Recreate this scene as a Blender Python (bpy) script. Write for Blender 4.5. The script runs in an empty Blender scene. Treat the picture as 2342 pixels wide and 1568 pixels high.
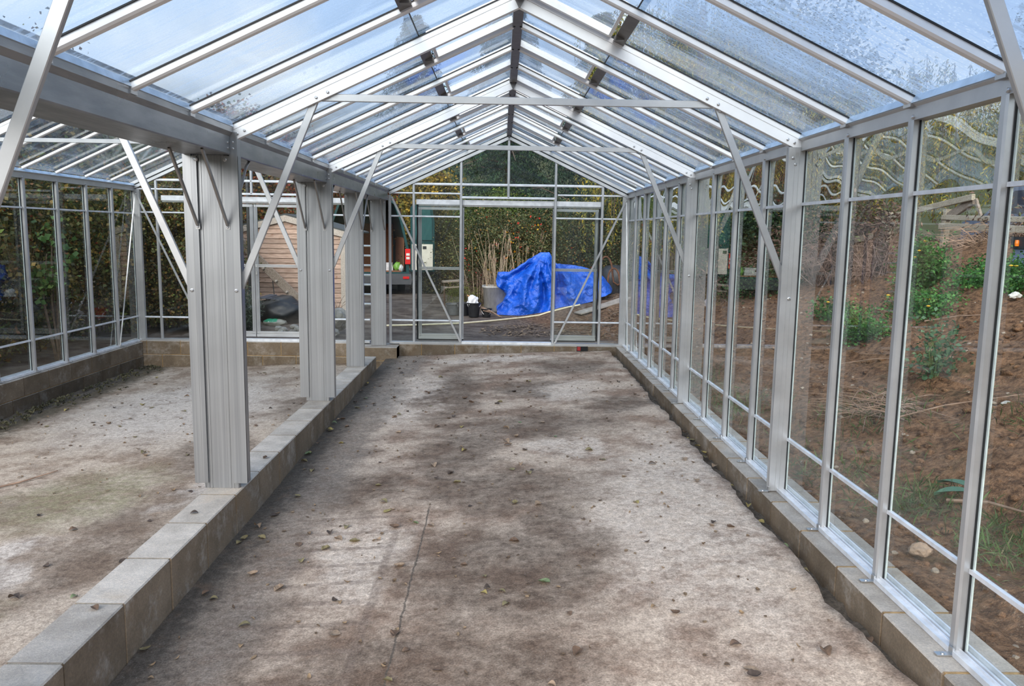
import bpy, bmesh, math, random
import numpy as np
from mathutils import Vector, Matrix, noise

# ------------------------------------------------------------------ camera, world, sun, exposure
scene = bpy.context.scene
COL = scene.collection
YAW, PITCH, ROLL, FPX = .0145, -.1366, .0149, 1824.95
CAM = Vector((1.5155, -4.5970, 1.5027))
cy, sy, cp, sp, cr, sr = math.cos(YAW), math.sin(YAW), math.cos(PITCH), math.sin(PITCH), math.cos(ROLL), math.sin(ROLL)
_fw, _rt, _up = Vector((sy, cy, 0)), Vector((cy, -sy, 0)), Vector((0, 0, 1))
FW = _fw * cp + _up * sp
_u0 = _up * cp - _fw * sp
RT = _rt * cr + _u0 * sr
UP = _u0 * cr - _rt * sr
cam_data = bpy.data.cameras.new('camera')
cam_data.sensor_width = 36
cam_data.sensor_fit = 'HORIZONTAL'
cam_data.lens = FPX / 2342 * 36
cam_data.clip_start = .05
cam_data.clip_end = 300
cam = bpy.data.objects.new('camera', cam_data)
M3 = Matrix((RT, UP, -FW)).transposed()
cam.matrix_world = Matrix.Translation(CAM) @ M3.to_4x4()
COL.objects.link(cam)
scene.camera = cam

world = bpy.data.worlds.new('sky')
scene.world = world
world.use_nodes = True
wn, wl = world.node_tree.nodes, world.node_tree.links
wn.clear()
w_out = wn.new('ShaderNodeOutputWorld')
w_bg = wn.new('ShaderNodeBackground')
w_tc = wn.new('ShaderNodeTexCoord')
w_sep = wn.new('ShaderNodeSeparateXYZ')
wl.new(w_tc.outputs['Generated'], w_sep.inputs[0])
w_ramp = wn.new('ShaderNodeValToRGB')
w_ramp.color_ramp.elements[0].position = 0.0
w_ramp.color_ramp.elements[0].color = (.56, .71, .93, 1)
w_ramp.color_ramp.elements[1].position = .75
w_ramp.color_ramp.elements[1].color = (.22, .42, .80, 1)
wl.new(w_sep.outputs['Z'], w_ramp.inputs[0])
# far ground and a hazy line of distant trees round the horizon
w_low = wn.new('ShaderNodeValToRGB')
w_low.color_ramp.elements[0].position = .48
w_low.color_ramp.elements[0].color = (.085, .075, .060, 1)
w_low.color_ramp.elements[1].position = .51
w_low.color_ramp.elements[1].color = (.085, .10, .065, 1)
w_half = wn.new('ShaderNodeMath')
w_half.operation = 'MULTIPLY_ADD'
w_half.inputs[1].default_value = .5
w_half.inputs[2].default_value = .5
wl.new(w_sep.outputs['Z'], w_half.inputs[0])
wl.new(w_half.outputs[0], w_low.inputs[0])
w_edge = wn.new('ShaderNodeMapRange')
w_edge.inputs[1].default_value = .10
w_edge.inputs[2].default_value = .17
wl.new(w_sep.outputs['Z'], w_edge.inputs[0])
w_noise = wn.new('ShaderNodeTexNoise')
w_noise.inputs['Scale'].default_value = 3.2
w_noise.inputs['Detail'].default_value = 5
w_noise.inputs['Roughness'].default_value = .55
wl.new(w_tc.outputs['Generated'], w_noise.inputs['Vector'])
w_mr = wn.new('ShaderNodeMapRange')
w_mr.inputs[1].default_value = .46
w_mr.inputs[2].default_value = .72
wl.new(w_noise.outputs['Fac'], w_mr.inputs[0])
w_mix = wn.new('ShaderNodeMix')
w_mix.data_type = 'RGBA'
wl.new(w_mr.outputs[0], w_mix.inputs['Factor'])
wl.new(w_ramp.outputs[0], w_mix.inputs[6])
w_mix.inputs[7].default_value = (.93, .95, .97, 1)
# broad bright patch added to the sky, behind left, to whiten the roof bars
w_dot = wn.new('ShaderNodeVectorMath')
w_dot.operation = 'DOT_PRODUCT'
SUN_DIR = Vector((.12, -.75, .72)).normalized()
wl.new(w_tc.outputs['Generated'], w_dot.inputs[0])
w_dot.inputs[1].default_value = Vector((-.38, -.90, .26)).normalized()
w_lobe = wn.new('ShaderNodeMapRange')
w_lobe.interpolation_type = 'SMOOTHSTEP'
w_lobe.inputs[1].default_value = .70
w_lobe.inputs[2].default_value = 1.0
w_lobe.inputs[3].default_value = 0
w_lobe.inputs[4].default_value = 4.5
wl.new(w_dot.outputs['Value'], w_lobe.inputs[0])
w_add = wn.new('ShaderNodeMix')
w_add.data_type = 'RGBA'
w_add.blend_type = 'ADD'
w_add.clamp_result = False
w_add.inputs['Factor'].default_value = 1
wl.new(w_mix.outputs[2], w_add.inputs[6])
w_lc = wn.new('ShaderNodeMix')
w_lc.data_type = 'RGBA'
w_lc.blend_type = 'MULTIPLY'
w_lc.inputs['Factor'].default_value = 1
w_lc.inputs[6].default_value = (1, .96, .9, 1)
wl.new(w_lobe.outputs[0], w_lc.inputs[7])
wl.new(w_lc.outputs[2], w_add.inputs[7])
w_fin = wn.new('ShaderNodeMix')
w_fin.data_type = 'RGBA'
wl.new(w_edge.outputs[0], w_fin.inputs['Factor'])
wl.new(w_low.outputs[0], w_fin.inputs[6])
wl.new(w_add.outputs[2], w_fin.inputs[7])
wl.new(w_fin.outputs[2], w_bg.inputs[0])
w_bg.inputs[1].default_value = 1.0
wl.new(w_bg.outputs[0], w_out.inputs[0])

sun_data = bpy.data.lights.new('sun', 'SUN')
sun_data.energy = 1.25
sun_data.angle = math.radians(60)
sun_data.color = (1, .91, .79)
sun = bpy.data.objects.new('sun', sun_data)
sun.rotation_euler = SUN_DIR.to_track_quat('Z', 'Y').to_euler()
COL.objects.link(sun)

scene.view_settings.view_transform = 'Standard'
scene.view_settings.look = 'None'
scene.view_settings.exposure = 0.54
scene.view_settings.gamma = 1
scene.view_settings.use_curve_mapping = False
scene.cycles.use_denoising = True
scene.cycles.max_bounces = 9
scene.cycles.diffuse_bounces = 3
scene.cycles.glossy_bounces = 4
scene.cycles.transmission_bounces = 4
scene.cycles.transparent_max_bounces = 28
scene.cycles.caustics_reflective = False
scene.cycles.caustics_refractive = False
scene.cycles.sample_clamp_indirect = 6

rng = random.Random(11)
nrg = np.random.default_rng(5)

# ------------------------------------------------------------------ helpers
def lerp(a, b, t): return a + (b - a) * t

class MB:
    """collects shapes and links them as one mesh object"""
    def __init__(s): s.v, s.f, s.t = [], [], []
    def add(s, vs, fs, tone=1.0):
        o = len(s.v)
        s.v += [tuple(v) for v in vs]
        for f in fs:
            s.f.append([i + o for i in f])
            s.t.append(tone)
        return s
    def box(s, x0, x1, y0, y1, z0, z1, tone=1.0):
        vs = [(x, y, z) for z in (z0, z1) for y in (y0, y1) for x in (x0, x1)]
        return s.add(vs, [(0, 2, 3, 1), (4, 5, 7, 6), (0, 1, 5, 4), (2, 6, 7, 3), (0, 4, 6, 2), (1, 3, 7, 5)], tone)
    def prof(s, poly, p0, p1, a, b, tone=1.0, a1=None, k=1.0):
        """extrude a closed 2-D outline (in axes a, b) from p0 to p1"""
        p0, p1, a, b = Vector(p0), Vector(p1), Vector(a).normalized(), Vector(b).normalized()
        n = len(poly)
        vs = [p0 + a * q[0] + b * q[1] for q in poly] + [p1 + a * q[0] * k + b * q[1] * k for q in poly]
        fs = [(i, (i + 1) % n, n + (i + 1) % n, n + i) for i in range(n)]
        fs += [tuple(range(n - 1, -1, -1)), tuple(range(n, 2 * n))]
        return s.add(vs, fs, tone)
    def bar(s, p0, p1, w, h, up=(0, 0, 1), tone=1.0):
        d = (Vector(p1) - Vector(p0)).normalized()
        u = Vector(up)
        a = d.cross(u)
        if a.length < 1e-4: a = d.cross(Vector((1, 0, 0)))
        a.normalize()
        b = a.cross(d)
        c = min(w, h) * .12
        q = [(-w/2 + c, -h/2), (w/2 - c, -h/2), (w/2, -h/2 + c), (w/2, h/2 - c), (w/2 - c, h/2), (-w/2 + c, h/2), (-w/2, h/2 - c), (-w/2, -h/2 + c)]
        return s.prof(q, p0, p1, a, b, tone)
    def tube(s, pts, rad, n=8, tone=1.0, cap=True):
        pts = [Vector(p) for p in pts]
        R = rad if isinstance(rad, (list, tuple)) else [rad] * len(pts)
        prev = None
        rings = []
        for i, p in enumerate(pts):
            d = (pts[min(i + 1, len(pts) - 1)] - pts[max(i - 1, 0)]).normalized()
            if prev is None:
                a = d.cross(Vector((0, 0, 1)))
                if a.length < .05: a = d.cross(Vector((1, 0, 0)))
            else:
                a = prev - d * prev.dot(d)
            a.normalize()
            prev = a
            b = d.cross(a)
            rings.append([p + (a * math.cos(2 * math.pi * k / n) + b * math.sin(2 * math.pi * k / n)) * R[i] for k in range(n)])
        vs = [v for r in rings for v in r]
        fs = [(i * n + k, i * n + (k + 1) % n, (i + 1) * n + (k + 1) % n, (i + 1) * n + k) for i in range(len(pts) - 1) for k in range(n)]
        if cap: fs += [tuple(range(n - 1, -1, -1)), tuple((len(pts) - 1) * n + k for k in range(n))]
        return s.add(vs, fs, tone)
    def lathe(s, c, prof, n=24, tone=1.0, sx=1.0, sy=1.0):
        c = Vector(c)
        vs = [c + Vector((r * sx * math.cos(2 * math.pi * k / n), r * sy * math.sin(2 * math.pi * k / n), z)) for r, z in prof for k in range(n)]
        m = len(prof)
        fs = [(i * n + k, i * n + (k + 1) % n, (i + 1) * n + (k + 1) % n, (i + 1) * n + k) for i in range(m - 1) for k in range(n)]
        fs += [tuple(range(n - 1, -1, -1)), tuple((m - 1) * n + k for k in range(n))]
        return s.add(vs, fs, tone)
    def blob(s, c, r, seed, amp=.25, sub=3, tone=1.0, freq=1.3):
        bm = bmesh.new()
        bmesh.ops.create_icosphere(bm, subdivisions=sub, radius=1)
        c = Vector(c)
        off = Vector((seed * 3.7, seed * 1.3, seed * 7.1))
        bm.verts.index_update()
        vs = []
        for v in bm.verts:
            k = 1 + amp * noise.fractal(v.co * freq + off, .8, 2.1, 3)
            vs.append(c + Vector((v.co.x * r[0], v.co.y * r[1], v.co.z * r[2])) * k)
        fs = [[v.index for v in f.verts] for f in bm.faces]
        bm.free()
        return s.add(vs, fs, tone)
    def bolt(s, p, d, r=.008, h=.006):
        p, d = Vector(p), Vector(d).normalized()
        return s.tube([p, p + d * h * .7, p + d * h], [r, r, r * .55], 8)
    def mesh(s, name, base=(0, 0, 0), smooth=False):
        me = bpy.data.meshes.new(name)
        b = Vector(base)
        me.from_pydata([Vector(v) - b for v in s.v], [], s.f)
        bm = bmesh.new()
        bm.from_mesh(me)
        bmesh.ops.recalc_face_normals(bm, faces=bm.faces)
        bm.to_mesh(me)
        bm.free()
        if len(set(s.t)) > 1 and len(me.polygons) == len(s.t):
            at = me.attributes.new('tone', 'FLOAT', 'FACE')
            at.data.foreach_set('value', s.t)
        if smooth:
            me.polygons.foreach_set('use_smooth', [True] * len(me.polygons))
        return me
    def make(s, name, mat, parent=None, base=None, smooth=False):
        if name in ('bolts', 'rivets'):          # every bolt head is a part of its own (24 points, 18 faces each)
            for q in range(len(s.v) // 24):
                one = MB()
                one.v = s.v[q * 24:q * 24 + 24]
                one.f = [[i - q * 24 for i in f] for f in s.f[q * 18:q * 18 + 18]]
                one.t = s.t[q * 18:q * 18 + 18]
                o = one.make(name[:-1], mat, parent, base, smooth)
            return o
        if base is None:
            base = WB.get(parent.name, (0, 0, 0)) if parent is not None else s.base()
        me = s.mesh(name, base, smooth)
        for m in (mat if isinstance(mat, (list, tuple)) else [mat]): me.materials.append(m)
        o = bpy.data.objects.new(name, me)
        COL.objects.link(o)
        if parent is not None:
            o.parent = parent
            WB[o.name] = base
        else:
            o.location = base
            WB[o.name] = tuple(base)
        return o
    def base(s):
        a = np.array([tuple(v) for v in s.v])
        return (float(a[:, 0].mean()), float(a[:, 1].mean()), float(a[:, 2].min()))

WB = {}   # world position each object's mesh is measured from

def tag(o, label=None, cat=None, group=None, kind=None):
    if label: o['label'] = label
    if cat: o['category'] = cat
    if group: o['group'] = group
    if kind: o['kind'] = kind
    return o

def thing(name, label, cat, loc, group=None):
    o = bpy.data.objects.new(name, None)
    o.empty_display_size = .05
    o.location = loc
    COL.objects.link(o)
    WB[o.name] = tuple(loc)
    return tag(o, label, cat, group)

ORD = ['first', 'second', 'third', 'fourth', 'fifth', 'sixth', 'seventh', 'eighth', 'ninth', 'tenth', 'eleventh', 'twelfth', 'thirteenth', 'fourteenth', 'fifteenth', 'sixteenth']

# ------------------------------------------------------------------ materials
class NT:
    def __init__(s, name):
        s.m = bpy.data.materials.new(name)
        s.m.use_nodes = True
        s.n, s.l = s.m.node_tree.nodes, s.m.node_tree.links
        s.n.clear()
        s.out = s.n.new('ShaderNodeOutputMaterial')
        s.tc = s.n.new('ShaderNodeTexCoord')
    def new(s, t): return s.n.new('ShaderNode' + t)
    def set(s, sock, v):
        if hasattr(v, 'links') or hasattr(v, 'is_output'): s.l.new(v, sock)
        else:
            if isinstance(v, tuple) and len(v) == 3 and sock.type == 'RGBA': v = v + (1,)
            sock.default_value = v
    def world(s):
        g = s.new('NewGeometry')
        return g.outputs['Position']
    def noise(s, scale, detail=4, rough=.55, vec=None, dist=0):
        n = s.new('TexNoise')
        n.inputs['Scale'].default_value = scale
        n.inputs['Detail'].default_value = detail
        n.inputs['Roughness'].default_value = rough
        n.inputs['Distortion'].default_value = dist
        if vec is not None: s.l.new(vec, n.inputs['Vector'])
        return n.outputs['Fac']
    def mapping(s, vec, scale=(1, 1, 1), loc=(0, 0, 0), rot=(0, 0, 0)):
        m = s.new('Mapping')
        s.l.new(vec, m.inputs['Vector'])
        m.inputs['Scale'].default_value = scale
        m.inputs['Location'].default_value = loc
        m.inputs['Rotation'].default_value = rot
        return m.outputs[0]
    def rng(s, v, a, b, c=0., d=1., smooth=True):
        m = s.new('MapRange')
        if smooth: m.interpolation_type = 'SMOOTHSTEP'
        s.set(m.inputs[0], v)
        for i, q in enumerate((a, b, c, d)): s.set(m.inputs[i + 1], q)
        return m.outputs[0]
    def math(s, op, a, b=0., clamp=False):
        m = s.new('Math')
        m.operation = op
        m.use_clamp = clamp
        s.set(m.inputs[0], a)
        s.set(m.inputs[1], b)
        return m.outputs[0]
    def mix(s, f, a, b, mode='MIX'):
        m = s.new('Mix')
        m.data_type = 'RGBA'
        m.blend_type = mode
        s.set(m.inputs['Factor'], f)
        s.set(m.inputs[6], a)
        s.set(m.inputs[7], b)
        return m.outputs[2]
    def bump(s, h, strength=.4, dist=.01):
        b = s.new('Bump')
        b.inputs['Strength'].default_value = strength
        b.inputs['Distance'].default_value = dist
        s.l.new(h, b.inputs['Height'])
        return b.outputs[0]
    def attr(s, name, out='Fac'):
        a = s.new('Attribute')
        a.attribute_name = name
        return a.outputs[out]
    def principled(s, base, rough=.6, metal=0., normal=None, spec=None, **kw):
        p = s.new('BsdfPrincipled')
        s.set(p.inputs['Base Color'], base)
        s.set(p.inputs['Roughness'], rough)
        s.set(p.inputs['Metallic'], metal)
        if spec is not None: s.set(p.inputs['Specular IOR Level'], spec)
        if normal is not None: s.l.new(normal, p.inputs['Normal'])
        for k, v in kw.items(): s.set(p.inputs[k.replace('_', ' ')], v)
        return p.outputs[0]
    def thin_pane(s, gain=1.0):
        g = s.new('NewGeometry')
        d = s.new('VectorMath')
        d.operation = 'DOT_PRODUCT'
        s.l.new(g.outputs['Incoming'], d.inputs[0])
        s.l.new(g.outputs['True Normal'], d.inputs[1])
        c = s.math('SUBTRACT', 1., s.math('ABSOLUTE', d.outputs['Value']))
        f = s.math('MULTIPLY_ADD', s.math('POWER', c, 5.), .957)
        f.node.inputs[2].default_value = .043
        two = s.math('DIVIDE', s.math('MULTIPLY', f, 2.), s.math('ADD', f, 1.))
        return s.math('MULTIPLY', two, gain, True)
    def done(s, sh):
        s.l.new(sh, s.out.inputs[0])
        return s.m

def simple(name, col, rough=.6, metal=0., var=.12, scale=14, bump=0.):
    t = NT(name)
    w = t.world()
    n = t.noise(scale, 4, .6, w)
    c = t.mix(t.rng(n, .3, .7), tuple(x * (1 - var) for x in col), tuple(min(1, x * (1 + var)) for x in col))
    nm = t.bump(t.noise(scale * 4, 3, .6, w), bump, .01) if bump else None
    return t.done(t.principled(c, rough, metal, nm))

def metal_mat(name, a, b, rough, metal, stretch, rv=.08):
    t = NT(name)
    w = t.world()
    v = t.mapping(w, stretch)
    n = t.noise(6, 5, .6, v)
    n2 = t.noise(3.5, 4, .6, w)
    c = t.mix(t.rng(n, .3, .7), a, b)
    r = t.rng(n2, .25, .75, rough - rv, rough + rv)
    return t.done(t.principled(c, r, metal))

ALU = metal_mat('satin_aluminium', (.51, .515, .52), (.58, .58, .58), .36, .6, (1, 1, 1))
RALU = metal_mat('bright_light_roof_aluminium', (.92, .92, .92), (.97, .97, .97), .42, .15, (1, 1, 1))  # roof bar aluminium with bright light put into its colour
MILL = metal_mat('mill_aluminium', (.34, .35, .365), (.46, .47, .48), .33, .8, (13, 13, .07), .02)
GUTM = metal_mat('rolled_gutter_aluminium', (.285, .30, .315), (.40, .41, .425), .33, .85, (5, .5, 3))
DARKM = simple('weathered_ridge_metal', (.22, .21, .20), .45, .7)
RUBBER = simple('black_glazing_rubber', (.012, .013, .014), .55)
SEAL = simple('pale_glass_edge_seal', (.66, .74, .71), .3)
STEEL = simple('zinc_bolt', (.55, .55, .55), .3, .9)
DULL = simple('dull_strut_metal', (.36, .34, .32), .45, .6)
PALEB = simple('white_sill_aluminium', (.80, .81, .83), .38, .25)

def glass_mat(name, tint, wave=0., dirt=.02, refl=1.0):
    t = NT(name)
    w = t.world()
    tr = t.new('BsdfTransparent')
    tr.inputs[0].default_value = tint + (1,)
    gl = t.new('BsdfGlossy')
    gl.inputs['Roughness'].default_value = .0
    gl.inputs[0].default_value = (.9, .95, .95, 1)
    if wave:
        v = t.mapping(w, (1, 1, 1))
        wv = t.new('TexWave')
        wv.wave_type = 'BANDS'
        wv.bands_direction = 'DIAGONAL'
        wv.inputs['Scale'].default_value = 1.5
        wv.inputs['Distortion'].default_value = 1.6
        wv.inputs['Detail'].default_value = 1
        wv.inputs['Detail Scale'].default_value = .8
        t.l.new(v, wv.inputs['Vector'])
        h = wv.outputs['Fac']
        nm = t.bump(h, wave, .0055)
        t.l.new(nm, gl.inputs['Normal'])
    f = t.thin_pane(refl)
    mx = t.new('MixShader')
    t.l.new(f, mx.inputs[0])
    t.l.new(tr.outputs[0], mx.inputs[1])
    t.l.new(gl.outputs[0], mx.inputs[2])
    # thin film of dust, drifted
    df = t.new('BsdfDiffuse')
    df.inputs[0].default_value = (.7, .68, .62, 1)
    n = t.noise(2.2, 4, .6, w)
    mx2 = t.new('MixShader')
    t.l.new(t.rng(n, .4, .8, dirt * .3, dirt * 2.2), mx2.inputs[0])
    t.l.new(mx.outputs[0], mx2.inputs[1])
    t.l.new(df.outputs[0], mx2.inputs[2])
    return t.done(mx2.outputs[0])

GLASS = glass_mat('clear_wall_glass', (.93, .96, .94), 0, .008, .85)
GLASSW = glass_mat('wavy_toughened_glass', (.92, .95, .93), .30, .008, 1.9)

def roof_glass():
    t = NT('roof_glass_with_condensation')
    w = t.world()
    geo = t.tc.outputs['UV']
    tr = t.new('BsdfTransparent')
    tr.inputs[0].default_value = (.88, .94, .96, 1)
    gl = t.new('BsdfGlossy')
    gl.inputs['Roughness'].default_value = .08
    mx = t.new('MixShader')
    t.l.new(t.thin_pane(1.), mx.inputs[0])
    t.l.new(tr.outputs[0], mx.inputs[1])
    t.l.new(gl.outputs[0], mx.inputs[2])
    # condensation runs down the slope: streaks across y, long in x
    v = t.mapping(w, (2.2, 26, 2.2))
    streak = t.math('MULTIPLY_ADD', t.noise(1.5, 6, .68, v, .6), 1.0)
    streak.node.inputs[2].default_value = 0
    big = t.noise(1.3, 4, .6, w)
    drops = t.new('TexVoronoi')
    drops.inputs['Scale'].default_value = 70
    t.l.new(w, drops.inputs['Vector'])
    dr = t.rng(drops.outputs['Distance'], .22, .4, 1, 0)
    fog = t.math('ADD', t.rng(big, .36, .66, .05, .34), t.rng(streak, .46, .66, 0, .34), True)
    s3 = t.new('SeparateXYZ')
    t.l.new(w, s3.inputs[0])
    near = t.math('MULTIPLY', t.rng(s3.outputs[0], 1.6, 1.75, 0, .5), t.rng(t.math('ADD', s3.outputs[1], t.math('MULTIPLY', streak, .4)), -.9, -.3, 1, 0))
    fog = t.math('ADD', fog, near, True)
    fog = t.math('MULTIPLY', fog, t.rng(s3.outputs[0], -.35, -.2, .35, 1))
    fog = t.math('MULTIPLY', fog, t.rng(dr, 0, 1, 1, .55))
    tl = t.new('BsdfTranslucent')
    tl.inputs[0].default_value = (.40, .52, .66, 1)
    df = t.new('BsdfDiffuse')
    df.inputs[0].default_value = (.50, .58, .66, 1)
    sh = t.new('MixShader')
    sh.inputs[0].default_value = .22
    t.l.new(tl.outputs[0], sh.inputs[1])
    t.l.new(df.outputs[0], sh.inputs[2])
    mx2 = t.new('MixShader')
    t.l.new(fog, mx2.inputs[0])
    t.l.new(mx.outputs[0], mx2.inputs[1])
    t.l.new(sh.outputs[0], mx2.inputs[2])
    return t.done(mx2.outputs[0])
RGLASS = roof_glass()

def block_mat(name, a, b, stain=(.33, .24, .15)):
    t = NT(name)
    w = t.world()
    sp_ = t.noise(95, 3, .7, w)
    md = t.noise(4.5, 4, .6, w)
    c = t.mix(t.rng(md, .3, .7), a, b)
    c = t.mix(t.rng(sp_, .35, .7), c, t.mix(1., c, (1.28, 1.26, 1.22), 'MULTIPLY'))
    c = t.mix(t.rng(t.noise(2.3, 3, .6, w), .52, .75, 0, .6), c, stain)
    hv = t.noise(260, 2, .6, w)
    c = t.mix(t.rng(hv, .66, .72, 0, .5), c, (.06, .055, .05))
    tn = t.new('Attribute')
    tn.attribute_name = 'tone'
    c = t.mix(1., c, t.mix(t.rng(tn.outputs['Fac'], .4, 1.6, 0, 1, False), (.4, .4, .4), (1.6, 1.6, 1.6)), 'MULTIPLY')
    # shade and earth brown painted into the standing faces
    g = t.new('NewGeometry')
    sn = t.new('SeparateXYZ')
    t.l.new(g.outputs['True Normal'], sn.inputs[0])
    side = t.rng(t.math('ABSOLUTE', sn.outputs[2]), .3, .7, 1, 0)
    shade_mud = t.math('MULTIPLY', side, t.rng(t.math('ADD', t.noise(5, 5, .65, w), t.math('MULTIPLY', t.noise(34, 3, .6, w), .3)), .40, .66, .35, .95))
    c = t.mix(shade_mud, c, t.mix(1., c, (.46, .385, .30), 'MULTIPLY'))
    return t.done(t.principled(c, .92, 0, t.bump(t.noise(140, 4, .7, w), .5, .006), .2))

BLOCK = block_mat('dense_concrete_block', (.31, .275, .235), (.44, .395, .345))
MORTAR = simple('sandy_mortar', (.42, .27, .12), .95, 0, .25, 30, .4)
MORTARG = simple('grey_mortar', (.30, .26, .20), .95, 0, .2, 30, .4)

def floor_mat(name, left):
    t = NT(name)
    w = t.world()
    sx_ = t.new('SeparateXYZ')
    t.l.new(w, sx_.inputs[0])
    X, Y = sx_.outputs[0], sx_.outputs[1]
    wob = t.new('TexNoise')
    wob.inputs['Scale'].default_value = 1.7
    wob.inputs['Detail'].default_value = 6
    wob.inputs['Roughness'].default_value = .62
    t.l.new(w, wob.inputs['Vector'])
    vm = t.new('VectorMath')
    vm.operation = 'MULTIPLY_ADD'
    t.l.new(wob.outputs['Color'], vm.inputs[0])
    vm.inputs[1].default_value = (1.25, 1.25, 0)
    vs = t.new('VectorMath')
    vs.operation = 'ADD'
    t.l.new(w, vm.inputs[2])
    t.l.new(vm.outputs[0], vs.inputs[0])
    vs.inputs[1].default_value = (-.625, -.625, 0)
    P = vs.outputs[0]
    def ell(cx_, cy_, rx, ry, soft=.55):
        m = t.mapping(P, (1 / rx, 1 / ry, 0), (-cx_ / rx, -cy_ / ry, 0))
        l = t.new('VectorMath')
        l.operation = 'LENGTH'
        t.l.new(m, l.inputs[0])
        return t.rng(l.outputs['Value'], 1 - soft, 1 + soft * .6, 1, 0)
    def acc(lst):
        o = None
        for e in lst:
            q = ell(*e)
            o = q if o is None else t.math('MAXIMUM', o, q)
        return o
    n1 = t.noise(2.6, 7, .66, w)
    fine = t.noise(120, 3, .7, w)
    mid = t.noise(14, 5, .65, w)
    if not left:
        pale, tan, wet, grey = (.58, .465, .365), (.295, .20, .143), (.088, .060, .042), (.245, .205, .17)
        damp = acc([(1.05, 3.6, .32, 1.6), (1.75, 2.1, .85, .55), (1.55, .45, .75, .5), (1.2, 1.2, .35, .8), (1.55, -.75, .62, .65), (1.35, -1.7, .75, .55), (2.35, 4.9, .55, .55), (2.6, 2.75, .35, .45), (.55, .55, .4, .5), (.35, -1.6, .35, .6), (1.75, 3.6, .3, .5), (1.9, -.2, .25, .5)])
        light = acc([(2.6, -.3, .55, 1.4), (.58, 3.5, .34, 1.5), (.70, -.5, .28, .7), (2.75, .9, .35, .8), (2.1, 1.35, .3, .3), (2.1, 3.4, .4, .5), (1.3, 5.6, .9, .25)])
        c = t.mix(t.rng(n1, .36, .62), tan, pale)
        c = t.mix(t.math('MULTIPLY', light, t.rng(mid, .3, .6, .30, .9)), c, (.66, .56, .47))
        c = t.mix(t.math('MULTIPLY', damp, t.rng(mid, .22, .62, .96, .55)), c, wet)
        # cement-grey strip along the block kerb with a dark wet foot
        gm = t.math('MULTIPLY', t.rng(t.math('ADD', X, t.math('MULTIPLY', t.math('SUBTRACT', n1, .5), .5)), .62, .38, 0, 1), t.rng(mid, .25, .6, .5, .9))
        c = t.mix(gm, c, grey)
        fm = t.rng(t.math('ADD', X, t.math('MULTIPLY', t.math('SUBTRACT', mid, .5), .45)), .30, .06, 0, .9)
        c = t.mix(fm, c, (.075, .066, .056))
        # faint rectangular imprints left in the slab (old boards)
        def stripe(val, at, wd): return t.rng(t.math('ABSOLUTE', t.math('SUBTRACT', val, at)), wd * .4, wd, 1, 0)
        inx = t.math('MULTIPLY', t.rng(X, .28, .32), t.rng(X, .94, .98, 1, 0))
        iny = t.math('MULTIPLY', t.rng(Y, -2.0, -1.9), t.rng(Y, .02, .06, 1, 0))
        marks = None
        for yy in (.03, -.2, -.42, -.64, -.86, -1.06, -1.27, -1.5, -1.72):
            q = t.math('MULTIPLY', stripe(Y, yy, .028), inx)
            marks = q if marks is None else t.math('MAXIMUM', marks, q)
        marks = t.math('MAXIMUM', marks, t.math('MULTIPLY', stripe(X, .93, .03), iny))
        marks = t.math('MULTIPLY', marks, t.rng(mid, .35, .6, .15, .6))
        c = t.mix(marks, c, (.20, .15, .12))
        crack = t.math('MULTIPLY', stripe(t.math('ADD', X, t.math('MULTIPLY', t.math('SUBTRACT', mid, .5), .03)), 1.09, .007), t.rng(Y, .1, .2, 1, 0))
        c = t.mix(t.math('MULTIPLY', crack, .8), c, (.10, .085, .07))
    else:
        pale, tan, wet, grey = (.49, .41, .33), (.28, .21, .155), (.115, .083, .062), (.235, .22, .195)
        damp = acc([(-.75, -.2, .35, .9), (-1.4, -.9, .5, .3), (-1.9, .3, .6, .35), (-.8, 1.6, .3, .8), (-2.6, .2, .5, .4), (-.5, 3.6, .25, .9), (-1.1, -1.7, .6, .3)])
        green = acc([(-1.3, .55, .45, .7), (-1.1, -1.2, .4, .35), (-1.5, -1.9, .5, .3)])
        light = acc([(-1.7, 3.4, 1.0, 1.6), (-1.25, -.55, .22, .35), (-1.6, -1.3, .3, .3), (-.55, .9, .12, .6)])
        c = t.mix(t.rng(n1, .36, .6), tan, pale)
        c = t.mix(t.math('MULTIPLY', light, .85), c, (.55, .495, .44))
        c = t.mix(t.math('MULTIPLY', damp, t.rng(mid, .22, .62, .9, .45)), c, wet)
        c = t.mix(t.math('MULTIPLY', green, t.rng(mid, .3, .6, .1, .7)), c, (.24, .225, .13))
        em = t.rng(t.math('ADD', X, t.math('MULTIPLY', t.math('SUBTRACT', mid, .5), .5)), -2.75, -3.05, 0, .9)
        c = t.mix(em, c, (.085, .07, .045))
        km = t.rng(t.math('ADD', X, t.math('MULTIPLY', t.math('SUBTRACT', mid, .5), .3)), -.55, -.35, 0, .7)
        c = t.mix(km, c, grey)
    mot = t.noise(33, 4, .7, w)
    c = t.mix(t.rng(mot, .32, .68), t.mix(1., c, (.74, .715, .69), 'MULTIPLY'), t.mix(1., c, (1.16, 1.15, 1.13), 'MULTIPLY'))
    dirt = t.math('MULTIPLY', t.rng(t.noise(9, 6, .72, w), .50, .62), t.rng(n1, .38, .58, 1, .25))
    c = t.mix(t.math('MULTIPLY', dirt, .55), c, (.17, .118, .083))
    c = t.mix(t.rng(fine, .3, .7), t.mix(1., c, (.66, .65, .64), 'MULTIPLY'), t.mix(1., c, (1.22, 1.21, 1.2), 'MULTIPLY'))
    c = t.mix(t.rng(t.noise(210, 2, .6, w), .68, .74, 0, .55), c, (.72, .68, .62))
    c = t.mix(t.rng(t.noise(60, 3, .7, w), .64, .72, 0, .6), c, (.14, .10, .075))
    h = t.math('ADD', t.math('MULTIPLY', mid, .6), t.math('MULTIPLY', fine, .4))
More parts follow.
